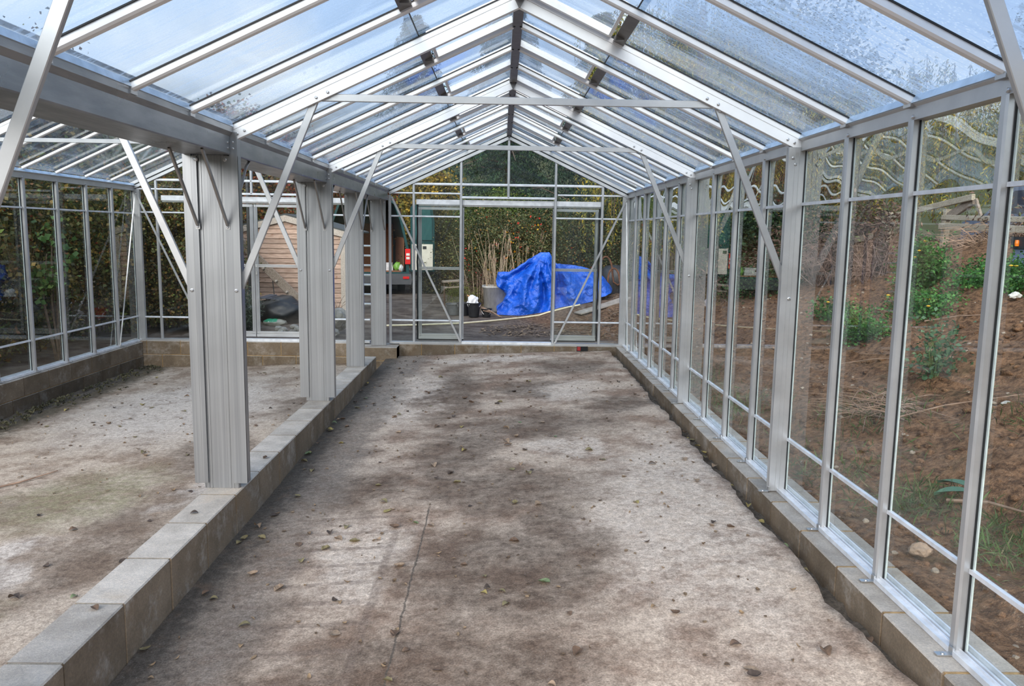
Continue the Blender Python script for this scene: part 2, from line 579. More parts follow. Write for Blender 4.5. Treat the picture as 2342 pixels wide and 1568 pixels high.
    return t.done(t.principled(c, .88, 0, t.bump(h, .45, .012), .25))

FLOORR = floor_mat('weathered_concrete_slab', False)
FLOORL = floor_mat('weathered_concrete_slab_mossy', True)

def soil_mat():
    t = NT('garden_soil')
    w = t.world()
    s = t.new('SeparateXYZ')
    t.l.new(w, s.inputs[0])
    X, Y = s.outputs[0], s.outputs[1]
    n = t.noise(3.0, 6, .65, w)
    m = t.noise(18, 5, .7, w)
    f = t.noise(75, 3, .7, w)
    bank = t.mix(t.rng(m, .3, .7), (.060, .030, .017), (.31, .17, .092))
    bank = t.mix(t.rng(f, .58, .72, 0, .75), bank, (.42, .29, .19))
    bank = t.mix(t.rng(n, .55, .72, 0, .5), bank, (.10, .085, .045))
    yard = t.mix(t.rng(n, .35, .65), (.095, .07, .056), (.21, .17, .14))
    yard = t.mix(t.rng(m, .55, .75, 0, .6), yard, (.07, .055, .045))
    yard = t.mix(t.rng(f, .64, .74, 0, .5), yard, (.40, .33, .25))
    # paler trodden path along the front of the yard
    pth = t.math('MULTIPLY', t.math('MULTIPLY', t.rng(t.math('ADD', Y, t.math('MULTIPLY', n, .5)), 7.2, 7.6, 1, 0), t.rng(Y, 6.25, 6.4)), t.rng(X, .6, 1.4))
    yard = t.mix(t.math('MULTIPLY', pth, .7), yard, (.40, .33, .28))
    mulch = t.math('MULTIPLY', t.rng(t.math('ADD', Y, t.math('MULTIPLY', n, .8)), 7.9, 8.3), t.rng(X, 1.3, 2.0))
    yard = t.mix(t.math('MULTIPLY', mulch, .75), yard, t.mix(t.rng(m, .4, .62), (.055, .036, .026), (.27, .20, .15)))
    toe = t.math('SUBTRACT', X, t.rng(Y, 7.0, 10.4, 3.35, 1.9, False))
    k = t.rng(t.math('ADD', toe, t.math('MULTIPLY', t.math('SUBTRACT', n, .5), .6)), -.35, .1)
    k = t.math('MULTIPLY', k, t.rng(Y, 8.5, 11, 1, .35))
    c = t.mix(k, yard, bank)
    h = t.math('ADD', t.math('MULTIPLY', m, .6), t.math('MULTIPLY', f, .4))
    return t.done(t.principled(c, .95, 0, t.bump(h, 1.0, .045), .15))
SOIL = soil_mat()

def foliage_mat():
    t = NT('leaf')
    a = t.new('Attribute')
    a.attribute_name = 'tint'
    d = t.principled(a.outputs['Color'], .55, 0, None, .3)
    tl = t.new('BsdfTranslucent')
    t.l.new(a.outputs['Color'], tl.inputs[0])
    mx = t.new('MixShader')
    mx.inputs[0].default_value = .28
    t.l.new(d, mx.inputs[1])
    t.l.new(tl.outputs[0], mx.inputs[2])
    return t.done(mx.outputs[0])
LEAF = foliage_mat()
BARK = simple('bark', (.12, .085, .06), .9, 0, .3, 20, .5)
TWIG = simple('dry_twig', (.30, .20, .14), .9, 0, .35, 9)
REED = simple('dry_reed', (.44, .34, .22), .85, 0, .3, 6)

# ------------------------------------------------------------------ leaves and plants
def leaf_mesh(name, P, size, palette, mat, parent=None, base=None, aspect=.6, droop=0., horiz=.35, seed=0, jit=.35):
    """one foliage mesh: a small folded blade at each of the points P; droop 1 = hanging straight down"""
    r = np.random.default_rng(seed)
    N = len(P)
    d = r.normal(size=(N, 3))
    d[:, 2] = d[:, 2] * (1 - droop) * .7 - droop * 1.6
    d /= np.linalg.norm(d, axis=1)[:, None]
    nn = r.normal(size=(N, 3))
    nn[:, 2] += horiz * 2
    s = np.cross(d, nn)
    s /= np.linalg.norm(s, axis=1)[:, None] + 1e-9
    up = np.cross(s, d)
    L = size * (1 + jit * r.uniform(-1, 1, N))[:, None]
    W = L * aspect * .5
    v = np.empty((N, 4, 3))
    v[:, 0] = P
    v[:, 1] = P + d * L * .45 + s * W + up * L * .12
    v[:, 2] = P + d * L
    v[:, 3] = P + d * L * .45 - s * W + up * L * .12
    cols = np.array([p[0] for p in palette], float)
    wts = np.array([p[1] for p in palette], float)
    ci = r.choice(len(palette), N, p=wts / wts.sum())
    c = cols[ci] * r.uniform(.75, 1.25, N)[:, None]
    # sprays of one branch share a tint
    ph = r.uniform(0, 6.28, 6)
    br = np.sin(P[:, 0] * 4.1 + 2.3 * np.sin(P[:, 2] * 2.7 + ph[0]) + ph[1]) * np.sin(P[:, 1] * 3.7 + P[:, 2] * 4.9 + ph[2]) + .6 * np.sin(P[:, 0] * 9.3 + P[:, 2] * 7.7 + ph[3])
    c = c * (1 + .30 * np.clip(br, -1.4, 1.4))[:, None]
    b = np.array(base if base is not None else (WB[parent.name] if parent is not None else P.mean(0)))
    me = bpy.data.meshes.new(name)
    me.vertices.add(N * 4)
    me.vertices.foreach_set('co', (v.reshape(-1, 3) - b).astype(np.float32).ravel())
    me.loops.add(N * 4)
    me.loops.foreach_set('vertex_index', np.arange(N * 4, dtype=np.int32))
    me.polygons.add(N)
    me.polygons.foreach_set('loop_start', np.arange(0, N * 4, 4, dtype=np.int32))
    at = me.attributes.new('tint', 'FLOAT_COLOR', 'POINT')
    cc = np.ones((N, 4, 4), np.float32)
    cc[:, :, :3] = np.clip(c, 0, 1)[:, None, :]
    at.data.foreach_set('color', cc.ravel())
    me.update()
    me.validate()
    me.materials.append(mat)
    o = bpy.data.objects.new(name, me)
    COL.objects.link(o)
    if parent is not None: o.parent = parent
    else: o.location = b
    WB[o.name] = tuple(b)
    return o

def clumps(c, rad, n, m, spread, seed, shell=.35, zmin=None):
    """n points in m clumps filling an ellipsoid, denser to its outside"""
    r = np.random.default_rng(seed)
    d = r.normal(size=(m, 3))
    d /= np.linalg.norm(d, axis=1)[:, None]
    k = r.uniform(shell, 1, m) ** .6
    cc = np.array(c) + d * k[:, None] * np.array(rad)
    i = r.integers(0, m, n)
    P = cc[i] + r.normal(size=(n, 3)) * spread
    if zmin is not None: P[:, 2] = np.maximum(P[:, 2], zmin + r.uniform(0, .15, n))
    return P

def stems(mb, c, rad, n, seed, r0=.02, z0=0.):
    rr = random.Random(seed)
    for _ in range(n):
        a = rr.uniform(0, 6.28)
        q = rr.uniform(.15, .9)
        tip = Vector((c[0] + math.cos(a) * rad[0] * q, c[1] + math.sin(a) * rad[1] * q, c[2] + rad[2] * rr.uniform(-.1, .8)))
        b = Vector((c[0] + math.cos(a) * rad[0] * .15, c[1] + math.sin(a) * rad[1] * .15, z0))
        mid = b.lerp(tip, .5) + Vector((rr.uniform(-.1, .1), rr.uniform(-.1, .1), .1))
        mb.tube([b, mid, tip], [r0, r0 * .7, r0 * .3], 5)

FINE = .62                                 # leaf size against the first sketch; counts grow to keep the cover
def shrub(name, label, cat, c, rad, n, size, palette, seed, z0=-.08, m=None, spread=.16, aspect=.6, droop=0., nst=7, group=None, zmin=None, shell=.35, r0=.02):
    t = thing(name, label, cat, (c[0], c[1], z0), group)
    m = m or max(8, n // 60)
    n, size = int(n * FINE ** -1.7), size * FINE
    P = clumps(c, rad, n, m, spread, seed, shell, zmin if zmin is not None else z0)
    leaf_mesh('foliage', P, size, palette, LEAF, t, aspect=aspect, droop=droop, seed=seed)
    mb = MB()
    stems(mb, c, rad, nst, seed, r0, z0)
    mb.make('stems', BARK, t)
    return t

# ------------------------------------------------------------------ key dimensions (metres)
P_ = .62                                  # pane width
GX, LX, YG = 3.225, -3.385, 6.225         # glass planes: right wall, left wall, far gable
HE = 1.985                                # underside of the eaves
SL = .4657                                # roof slope, rise per metre
RX, RZ = 1.5955, 2.7276                   # main ridge (underside of rafters)
LRX = -1.815                              # ridge of the left bay
YB = -4 * P_                              # where the modelled house ends behind the camera side
YS = -3.72
def zR(x, bay='main'):
    """underside of the rafters"""
    return RZ - SL * abs(x - (RX if bay == 'main' else LRX))
def floor_z(x, y):
    if x > -.1:
        return -.25 + .014 * y + x * (.06 - .0033 * y) if y > -8 else -.3
    return -.262 + .033 * (x + .2) * 1.0
def ground_z(x, y):
    toe = 3.35 if y < 7 else max(1.9, lerp(3.35, 1.9, (y - 7) / 3.4))
    k = lerp(.37, .22, min(1, max(0, (y - 6) / 4)))
    z = -.09 + .004 * max(0, y - 8)
    if x > toe:
        u = x - toe
        z += min(1.55, .10 * min(u, .5) + k * max(0, u - .35))
    if x < -3.4: z -= .12
    return z

# ------------------------------------------------------------------ floors
def slab(name, x0, x1, y0, y1, mat, fz, right_jag=False, left_jag=False, label=None):
    mb = MB()
    nx, ny = int((x1 - x0) / .055), int((y1 - y0) / .055)
    vs, fs = [], []
    for j in range(ny + 1):
        y = lerp(y0, y1, j / ny)
        jr = (.045 * noise.noise((y * 1.9, 3.1, 0)) + .03 * noise.noise((y * 7.3, 8.8, 0)) + .012 * noise.noise((y * 23, 1.8, 0))) if right_jag else 0
        jl = (.05 * noise.noise((y * 2.3, 9.1, 0)) + .02 * noise.noise((y * 9, 4.8, 0))) if left_jag else 0
        for i in range(nx + 1):
            x = lerp(x0 + jl, x1 + jr, i / nx)
            yy = y
            if j == ny: yy = y + .03 * noise.noise((x * 3, 2, 0)) + .02 * noise.noise((x * 11, 7, 0)) - .02
            z = fz(x, y) + .010 * noise.noise((x * 1.3, y * 1.3, 2)) + .004 * noise.noise((x * 6, y * 6, 5))
            vs.append((x, yy, z))
    W = nx + 1
    for j in range(ny):
        for i in range(nx):
            fs.append((j * W + i, j * W + i + 1, (j + 1) * W + i + 1, (j + 1) * W + i))
    # turned-down edges so the slab has its thickness
    o = len(vs)
    edge = [(j * W + nx) for j in range(ny + 1)] + [(ny * W + i) for i in range(nx - 1, -1, -1)]
    for k in edge: vs.append((vs[k][0] + .004, vs[k][1] + .004, vs[k][2] - .14))
    for a in range(len(edge) - 1): fs.append((edge[a], edge[a + 1], o + a + 1, o + a))
    mb.add(vs, fs)
    ob = mb.make(name, mat, None, (0, 0, 0), True)
    me = ob.data
    return tag(ob, label, 'floor', None, 'structure')
slab('floor', 0.0, 2.985, -5.6, 6.08, FLOORR, floor_z, True, False, 'stained pale concrete floor slab of the main bay')
slab('floor_left', -3.24, -.2, -5.6, 6.1, FLOORL, floor_z, False, True, 'leaf-strewn concrete floor of the left bay')

mb = MB()   # bare earth under the slabs and in the trench by the right wall
vs, fs = [], []
nx, ny = 14, 200
for j in range(ny + 1):
    y = lerp(-5.6, 6.15, j / ny)
    for i in range(nx + 1):
        x = lerp(2.9, 3.1, i / nx)
        vs.append((x, y, floor_z(3, y) - .075 + .03 * noise.noise((x * 14, y * 9, 0)) + .02 * noise.noise((x * 31, y * 27, 3))))
for j in range(ny):
    for i in range(nx): fs.append((j * (nx + 1) + i, j * (nx + 1) + i + 1, (j + 1) * (nx + 1) + i + 1, (j + 1) * (nx + 1) + i))
mb.add(vs, fs)
DIRT = simple('damp_dirt', (.10, .08, .06), .95, 0, .45, 40, .7)
tag(mb.make('floor_trench', DIRT, None, (0, 0, 0), True), 'narrow dirt trench between slab edge and right block wall', 'dirt', None, 'structure')
mb = MB()
vs, fs = [], []
nx, ny = 10, 160
for j in range(ny + 1):
    y = lerp(-5.6, 6.12, j / ny)
    for i in range(nx + 1):
        x = lerp(-3.34, -3.1, i / nx)
        vs.append((x, y, -.352 + .02 * noise.noise((x * 9, y * 6, 0)) + .012 * noise.noise((x * 31, y * 27, 3)) - (.03 if i == nx else 0)))
for j in range(ny):
    for i in range(nx): fs.append((j * (nx + 1) + i, j * (nx + 1) + i + 1, (j + 1) * (nx + 1) + i + 1, (j + 1) * (nx + 1) + i))
mb.add(vs, fs)
tag(mb.make('floor_edge_dirt', DIRT, None, (0, 0, 0), True), 'dark strip of dirt at the foot of the left block wall', 'dirt', None, 'structure')
mb = MB().box(-3.3, 3.2, -5.6, 6.2, -.62, -.42)
tag(mb.make('floor_base', DIRT, None, (0, 0, 0)), 'earth under the slabs', 'floor', None, 'structure')

# ------------------------------------------------------------------ block walls
def course(mb, mm, axis, a0, a1, fixed, thick, z0, z1, L=.45, off=0., gap=.010, seed=0, tones=(.8, 1.2), prot=.0):
    """a run of blocks along x or y; mm collects the mortar"""
    r = random.Random(seed)
    p = a0 - off
    while p < a1:
        q0, q1 = max(a0, p + gap / 2), min(a1, p + L - gap / 2)
        if q1 - q0 > .03:
            e = r.uniform(0, .004)
            tn = r.uniform(*tones)
            c = .006
            if axis == 'y':
                poly = [(fixed - e + c, z1), (fixed - e, z1 - c), (fixed - e, z0), (fixed + thick, z0), (fixed + thick, z1)]
                if thick < 0: poly = [(fixed + e - c, z1), (fixed + e, z1 - c), (fixed + e, z0), (fixed + thick, z0), (fixed + thick, z1)]
                mb.prof(poly, (0, q0, 0), (0, q1, 0), (1, 0, 0), (0, 0, 1), tn)
            else:
                poly = [(fixed - e + c, z1), (fixed - e, z1 - c), (fixed - e, z0), (fixed + thick, z0), (fixed + thick, z1)]
                mb.prof(poly, (q0, 0, 0), (q1, 0, 0), (0, 1, 0), (0, 0, 1), tn)
        p += L
    i = .006 * (1 if thick > 0 else -1)
    if axis == 'y': mm.box(min(fixed + i, fixed + thick - i), max(fixed + i, fixed + thick - i), a0, a1, z0 - gap, z1 - .0015)
    else: mm.box(a0, a1, fixed + i, fixed + thick - i, z0 - gap, z1 - .0015)

def wall(name, runs, label, mortar):
    t = bpy.data.objects.new(name, None)
    COL.objects.link(t)
    WB[t.name] = (0, 0, 0)
    b, m = MB(), MB()
    for r in runs: course(b, m, **r)
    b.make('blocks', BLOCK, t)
    m.make('mortar', mortar, t)
    return tag(t, label, 'wall', None, 'structure')

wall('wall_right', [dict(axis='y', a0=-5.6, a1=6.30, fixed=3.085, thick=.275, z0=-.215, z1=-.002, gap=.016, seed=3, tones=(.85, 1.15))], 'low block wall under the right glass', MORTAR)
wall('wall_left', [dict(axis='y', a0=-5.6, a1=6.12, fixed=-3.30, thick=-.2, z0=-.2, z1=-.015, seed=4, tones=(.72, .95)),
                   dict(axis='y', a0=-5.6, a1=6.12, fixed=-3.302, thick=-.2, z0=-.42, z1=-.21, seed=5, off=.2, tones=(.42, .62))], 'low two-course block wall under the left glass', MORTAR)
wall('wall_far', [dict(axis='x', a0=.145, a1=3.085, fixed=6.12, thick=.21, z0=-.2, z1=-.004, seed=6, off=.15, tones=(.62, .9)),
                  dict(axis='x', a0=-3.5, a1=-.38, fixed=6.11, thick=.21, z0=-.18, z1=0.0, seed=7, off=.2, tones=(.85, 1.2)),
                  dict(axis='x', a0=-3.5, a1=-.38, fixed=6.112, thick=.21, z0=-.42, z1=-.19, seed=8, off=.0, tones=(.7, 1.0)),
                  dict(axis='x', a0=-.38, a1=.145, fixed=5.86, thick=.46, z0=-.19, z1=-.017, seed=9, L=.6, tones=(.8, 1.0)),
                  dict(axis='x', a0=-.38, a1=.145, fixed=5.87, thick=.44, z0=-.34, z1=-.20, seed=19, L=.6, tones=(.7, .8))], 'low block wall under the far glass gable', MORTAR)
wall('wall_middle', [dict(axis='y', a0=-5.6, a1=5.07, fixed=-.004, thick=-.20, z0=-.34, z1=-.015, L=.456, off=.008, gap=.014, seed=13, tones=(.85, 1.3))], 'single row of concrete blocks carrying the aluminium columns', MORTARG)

# a gap in the far wall plugged with dark rubble and a red bit, right of the doorway
t = thing('wall_gap_plug', 'dark hole with a scrap of red plastic in far block wall', 'opening', (2.62, 6.11, -.15))
MB().box(2.55, 2.70, 6.10, 6.125, -.15, -.006).make('cavity', simple('black_hole', (.012, .012, .012), .9), t)
MB().box(2.555, 2.60, 6.092, 6.102, -.06, -.008).make('plastic_scrap', simple('red_plastic', (.35, .03, .03), .4), t)

# ------------------------------------------------------------------ ground outside
def grid_axis(lo, hi, fine0, fine1, fine, coarse, extra=()):
    a, x = [], lo
    while x < hi:
        a.append(x)
        x += fine if fine0 <= x < fine1 else coarse
    a += [hi] + list(extra)
    return sorted(set(round(q, 4) for q in a))
gx = grid_axis(-11, 19, 3.2, 8.6, .07, .35, (-3.45, 3.34))
gy = grid_axis(-7, 31, -2.5, 11.5, .08, .4, (6.30,))
vs, fs = [], []
for y in gy:
    for x in gx:
        z = ground_z(x, y)
        k = 1.0 if x > 3.35 else .35
        if x > 3.3 or y > 6.32 or x < -3.5:
            e = min(1, max(0, (x - 3.36) * 4)) if (y < 6.3 and x > 0) else 1
            z += e * k * (.10 * noise.noise((x * .9, y * .9, 1)) + .055 * noise.noise((x * 2.9, y * 2.9, 4)) + .04 * noise.noise((x * 7.3, y * 7.3, 9)) + .032 * noise.noise((x * 13, y * 13, 2)))
        vs.append((x, y, z))
W = len(gx)
for j in range(len(gy) - 1):
    for i in range(W - 1):
        mx_, my_ = (gx[i] + gx[i + 1]) / 2, (gy[j] + gy[j + 1]) / 2
        if -3.45 < mx_ < 3.34 and my_ < 6.30: continue
        fs.append((j * W + i, j * W + i + 1, (j + 1) * W + i + 1, (j + 1) * W + i))
tag(MB().add(vs, fs).make('ground', SOIL, None, (0, 0, 0), True), 'brown soil bank and trodden yard around the greenhouse', 'ground', None, 'structure')

# ------------------------------------------------------------------ greenhouse frame
BARP = [(-.021, .004), (-.021, .030), (-.013, .037), (.013, .037), (.021, .030), (.021, .004)]

def wall_bar(i, side):
    """glazing bar of a side wall at index i (y = i * P_), with its rubber seal, pale edge strip and foot bracket"""
    y = i * P_
    gx_ = GX if side == 'right' else LX
    inn = (-1, 0, 0) if side == 'right' else (1, 0, 0)
    k = -1 if side == 'right' else 1
    post = side == 'right' and i in (-4, 0, 4, 10) or side == 'left' and i in (0, 4, 10)
    n = 10 - i
    if post:
        nm = 'wall_post'
        which = {10: f'corner post where the {side} glass wall meets the far gable', 4: f'wide post carrying the far truss in the {side} glass wall', 0: f'wide post carrying the near truss in the {side} glass wall', -4: f'wide post nearest the camera in the {side} glass wall'}[i]
        label = 'aluminium ' + which
        poly = [(-.022, .003), (-.022, .1), (-.016, .1), (-.016, .096), (.016, .096), (.016, .1), (.022, .1), (.022, .003)]
    else:
        nm = 'glazing_bar'
        label = f'slim aluminium upright, {ORD[n - 1]} from the far corner in the {side} glass wall'
        poly = BARP
    t = thing(nm, label, 'post' if post else 'glazing bar', (gx_, y, 0), f'uprights of the {side} glass wall')
    z1 = HE + (.0 if not post else .02)
    mb = MB().prof(poly, (gx_, y, .004), (gx_, y, z1), (0, 1, 0), inn)
    if post:
        for gz in (.035, .06):   # shallow ribs on the broad face
            mb.box(min(gx_ + k * gz, gx_ + k * (gz + .004)), max(gx_ + k * gz, gx_ + k * (gz + .004)), y - .0245, y + .0245, .006, z1)
    mb.make('upright', ALU, t)
    MB().box(min(gx_ + k * .001, gx_ + k * .007), max(gx_ + k * .001, gx_ + k * .007), y - .027, y + .027, .006, HE).make('rubber_seal', RUBBER, t)
    MB().box(min(gx_ - k * .004, gx_ + k * .0015), max(gx_ - k * .004, gx_ + k * .0015), y - .036, y + .036, .006, HE).make('edge_strip', SEAL, t)
    bx = gx_ + k * .045 if not post else gx_ + k * .1
    b = MB()
    b.box(min(bx, bx + k * .06), max(bx, bx + k * .06), y - .034, y - .008, .001, .006)
    b.box(min(bx - k * .002, bx + k * .006), max(bx - k * .002, bx + k * .006), y - .034, y - .008, .001, .03)
    b.bolt((bx + k * .035, y - .021, .006), (0, 0, 1), .007, .004)
    b.make('foot_bracket', STEEL, t)
    if post and i != 10:
        MB().bolt((gx_ + k * .05, y - .022, 1.152), (0, -1, 0), .010, .008).bolt((gx_ + k * .075, y - .022, HE - .04), (0, -1, 0), .008, .006).bolt((gx_ + k * .06, y - .022, HE - .075), (0, -1, 0), .008, .006).make('bolts', STEEL, t)
    else:
        MB().bolt((gx_ + k * .03, y - .02, HE + .012), (k, 0, 0), .009, .012).make('bolts', STEEL, t)
    return t
for i in range(10, -5, -1): wall_bar(i, 'right')
for i in range(10, 1, -1): wall_bar(i, 'left')

NWIN = [0]
def quad(name, pts, mat, parent, uv=False):
    return MB().add(pts, [tuple(range(len(pts)))]).make(name, mat, parent)

def wall_bay(i, side):
    """the glazing between bars i and i+1: three panes and the two rails between them"""
    NWIN[0] += 1
    gx_ = GX if side == 'right' else LX
    k = -1 if side == 'right' else 1
    y0, y1 = i * P_, (i + 1) * P_
    t = bpy.data.objects.new('window_%d' % NWIN[0], None)
    COL.objects.link(t)
    WB[t.name] = (0, 0, 0)
    tag(t, f'glazing bay of the {side} glass wall, {ORD[9 - i]} from the far corner', 'window', None, 'structure')
    for (za, zb, m) in ((.012, .322, GLASS), (.322, 1.69, GLASS), (1.69, HE + .03, GLASSW if side == 'right' else GLASS)):
        quad('pane', [(gx_, y0 + .006, za), (gx_, y1 - .006, za), (gx_, y1 - .006, zb), (gx_, y0 + .006, zb)], m, t)
    for z in (.322, 1.69):
        MB().box(min(gx_ - k * .006, gx_ + k * .012), max(gx_ - k * .006, gx_ + k * .012), y0 + .022, y1 - .022, z - .0085, z + .0085).make('glazing_rail', PALEB, t)
    return t
for i in range(9, -5, -1): wall_bay(i, 'right')
for i in range(9, 1, -1): wall_bay(i, 'left')

def sill(name, label, p0, p1, inn):
    mb = MB()
    for a, b, h in ((-.03, -.022, .030), (-.022, -.006, .012), (-.006, .002, .022), (.002, .012, .010), (.012, .02, .022), (.02, .05, .016), (.046, .0506, .022)):
        mb.prof([(a, 0), (b, 0), (b, h), (a, h)], p0, p1, inn, (0, 0, 1))
    return tag(mb.make(name, PALEB), label, 'sill')
sill('wall_sill', 'grooved aluminium sill rail along the foot of the right glass', (GX, -3.6, 0), (GX, YG, 0), (-1, 0, 0))
sill('wall_sill', 'grooved aluminium sill rail along the foot of the left glass', (LX, .9, -.012), (LX, YG, -.012), (1, 0, 0))

def eaves(side, y0, y1, label):
    k = -1 if side == 'right' else 1
    gx_ = GX if side == 'right' else LX
    mb = MB()
    q = [(-.03, 0), (.032, 0), (.032, .052), (.045, .062), (.045, .070), (-.03, .085)]
    mb.prof([(-k * 0 + a, z) for a, z in q], (gx_, y0, HE), (gx_, y1, HE), (k, 0, 0), (0, 0, 1))
    t = thing('eaves_beam', label, 'beam', (gx_, (y0 + y1) / 2, HE))
    mb.make('beam', ALU, t)
    MB().prof([(.0455, .064), (.052, .066), (.035, .098), (.028, .096)], (gx_, y0, HE), (gx_, y1, HE), (k, 0, 0), (0, 0, 1)).make('glass_lip', simple('pale_blue_lip', (.55, .68, .82), .25, .2), t)
eaves('right', -3.6, YG, 'long aluminium eaves beam along the top of the right glass wall')
eaves('left', .9, YG, 'long aluminium eaves beam along the top of the left glass wall')

# ---- roof
def xs_of(bay, side):
    if bay == 'main': return (3.19, RX) if side == 'right' else (0.0, RX)
    return (-.25, LRX) if side == 'right' else (-3.36, LRX)
BAYW = {'main': 'main roof', 'left': 'left bay roof'}
GOFF = .097                                # glass above the rafter undersides, straight up

def roof_bar(i, bay, side, n):
    y = i * P_
    xe, xr = xs_of(bay, side)
    s = 1 if xr > xe else -1
    p0, p1 = Vector((xe, y, zR(xe, bay) + GOFF)), Vector((xr - s * .012, y, zR(xr, bay) + GOFF - .006))
    d = (p1 - p0).normalized()
    dn = Vector((0, 1, 0)).cross(d)
    if dn.z > 0: dn = -dn
    t = thing('roof_bar', f'roof bar {ORD[n]} from the far gable on {side} slope of {BAYW[bay]}', 'roof bar', p0, f'roof bars of the {BAYW[bay]}')
    MB().prof(BARP, p0, p1, (0, 1, 0), dn).make('bar', RALU, t)
    MB().prof([(-.027, .0005), (-.027, .006), (.027, .006), (.027, .0005)], p0, p1, (0, 1, 0), dn).make('rubber_seal', RUBBER, t)
    e = MB().box(p0.x - .02, p0.x + .02, y - .03, y + .03, p0.z - .045, p0.z - .028) if bay == 'main' else None
    if e: e.make('end_bracket', STEEL, t)

def rafter(i, bay, side, label):
    y = i * P_
    xe, xr = xs_of(bay, side)
    s = 1 if xr > xe else -1
    p0, p1 = Vector((xe, y, zR(xe, bay))), Vector((xr, y, zR(xr, bay)))
    d = (p1 - p0).normalized()
    dn = Vector((0, 1, 0)).cross(d)
    if dn.z < 0: dn = -dn
    t = thing('rafter', label, 'rafter', p0, 'wide rafters of the roof trusses')
    H = .086
    MB().prof([(-.020, 0), (.020, 0), (.020, .050), (.016, .052), (.020, .054), (.020, H - .006), (-.022, H - .006), (-.022, .054), (-.018, .052), (-.020, .050)], p0, p1, (0, 1, 0), dn).make('beam', RALU, t)
    MB().prof([(-.027, H - .006), (.027, H - .006), (.027, H), (-.027, H)], p0, p1, (0, 1, 0), dn).make('rubber_seal', RUBBER, t)
    b = MB()
    for q in (.052, .095):
        b.bolt(p0 + d * q + dn * .024 + Vector((0, -.021, 0)), (0, -1, 0), .007, .006)
    L = (p1 - p0).length
    for q in (.305, .345):
        b.bolt(p0 + d * (L * q) + dn * .022 + Vector((0, -.021, 0)), (0, -1, 0), .008, .007)
    b.make('bolts', STEEL, t)

TR = {-4: 'nearest the camera', 0: 'of the near truss', 4: 'of the far truss'}
VENTS = {('main', 'left'): (-2, 0, 2, 4, 6, 8), ('main', 'right'): (-3, -1, 1, 3, 5, 7)}

def roof_bay(i, bay, side, n):
    """panes between roof bars i and i+1: lower pane, and an upper pane or an opening vent"""
    NWIN[0] += 1
    xe, xr = xs_of(bay, side)
    s = 1 if xr > xe else -1
    y0, y1 = i * P_ + .004, (i + 1) * P_ - .004
    Z = lambda x, o=0: zR(x, bay) + GOFF + .004 + o
    t = bpy.data.objects.new('window_%d' % NWIN[0], None)
    COL.objects.link(t)
    WB[t.name] = (0, 0, 0)
    tag(t, f'misted roof glazing {ORD[n]} from the far gable, {side} slope of {BAYW[bay]}', 'window', None, 'structure')
    xm = xr - s * .555
    quad('pane', [(xe - s * .03, y0, Z(xe - s * .03)), (xe - s * .03, y1, Z(xe - s * .03)), (xm, y1, Z(xm)), (xm, y0, Z(xm))], RGLASS, t)
    if i not in VENTS.get((bay, side), ()):
        xj = xm - s * .03
        quad('pane', [(xj, y0, Z(xj, .004)), (xj, y1, Z(xj, .004)), (xr - s * .01, y1, Z(xr - s * .01, .004)), (xr - s * .01, y0, Z(xr - s * .01, .004))], RGLASS, t)
        MB().prof([(0, -.002), (.006, -.002), (.006, .003), (0, .003)], (xm, y0 + .02, Z(xm)), (xm, y1 - .02, Z(xm)), (s, 0, 0), (0, 0, 1)).make('lap_joint', RUBBER, t)

def vent(i, bay, side, n):
    xe, xr = xs_of(bay, side)
    s = 1 if xr > xe else -1
    y0, y1 = i * P_, (i + 1) * P_
    Z = lambda x, o=0: zR(x, bay) + GOFF + o
    xm = xr - s * .56
    t = thing('roof_vent', f'closed opening vent beside the ridge, {ORD[n]} from the far gable on the {side} slope', 'roof vent', (xm, (y0 + y1) / 2, Z(xm)), 'roof vents')
    up = Vector((-s * SL, 0, 1)).normalized()
    if up.z < 0: up = -up
    a, b = Vector((xm + s * .055, 0, Z(xm + s * .055))), Vector((xr - s * .02, 0, Z(xr - s * .02)))
    dr = (b - a).normalized()
    for yy, w in ((y0 + .047, .022), (y1 - .055, .03)):
        q0, q1 = Vector((a.x, yy, a.z)), Vector((b.x, yy, b.z))
        MB().prof([(-w / 2, -.018), (w / 2, -.018), (w / 2, .022), (-w / 2, .022)], q0, q1, (0, 1, 0), up).make('stile', RALU, t)
    q = Vector((a.x, 0, a.z))
    MB().prof([(-.006, -.016), (.012, -.016), (.012, .022), (-.006, .022)], (a.x, y0 + .04, a.z), (a.x, y1 - .04, a.z), dr, up).make('bottom_rail', RALU, t)
    # sill bar across the opening below the vent
    c = Vector((xm, 0, Z(xm)))
    MB().prof([(-.028, -.022), (.036, -.022), (.036, .0), (-.028, .0)], (c.x, y0 + .02, c.z), (c.x, y1 - .02, c.z), dr, up).make('sill_bar', DARKM, t)
    MB().box(min(c.x, c.x + s * .05), max(c.x, c.x + s * .05), y1 - .16, y1 - .12, c.z - .03, c.z - .005).make('catch', DARKM, t)
    quad('pane', [a + up * .01 + Vector((0, y0 + .04, 0)), a + up * .01 + Vector((0, y1 - .04, 0)), b + up * .01 + Vector((0, y1 - .04, 0)), b + up * .01 + Vector((0, y0 + .04, 0))], RGLASS, t)

for bay, sides, lo in (('main', ('left', 'right'), -6), ('left', ('left', 'right'), -1)):
    for side in sides:
        n = 0
        for i in range(9, lo - 1, -1):
            if i in TR:
                rafter(i, bay, side, f'wide aluminium rafter {TR[i]} on the {side} slope of the {BAYW[bay]}')
            else:
                roof_bar(i, bay, side, n)
                n += 1
        for n, i in enumerate(range(9, lo - 1, -1)): roof_bay(i, bay, side, n)
        for n, i in enumerate(sorted(VENTS.get((bay, side), ()), reverse=True)): vent(i, bay, side, n)

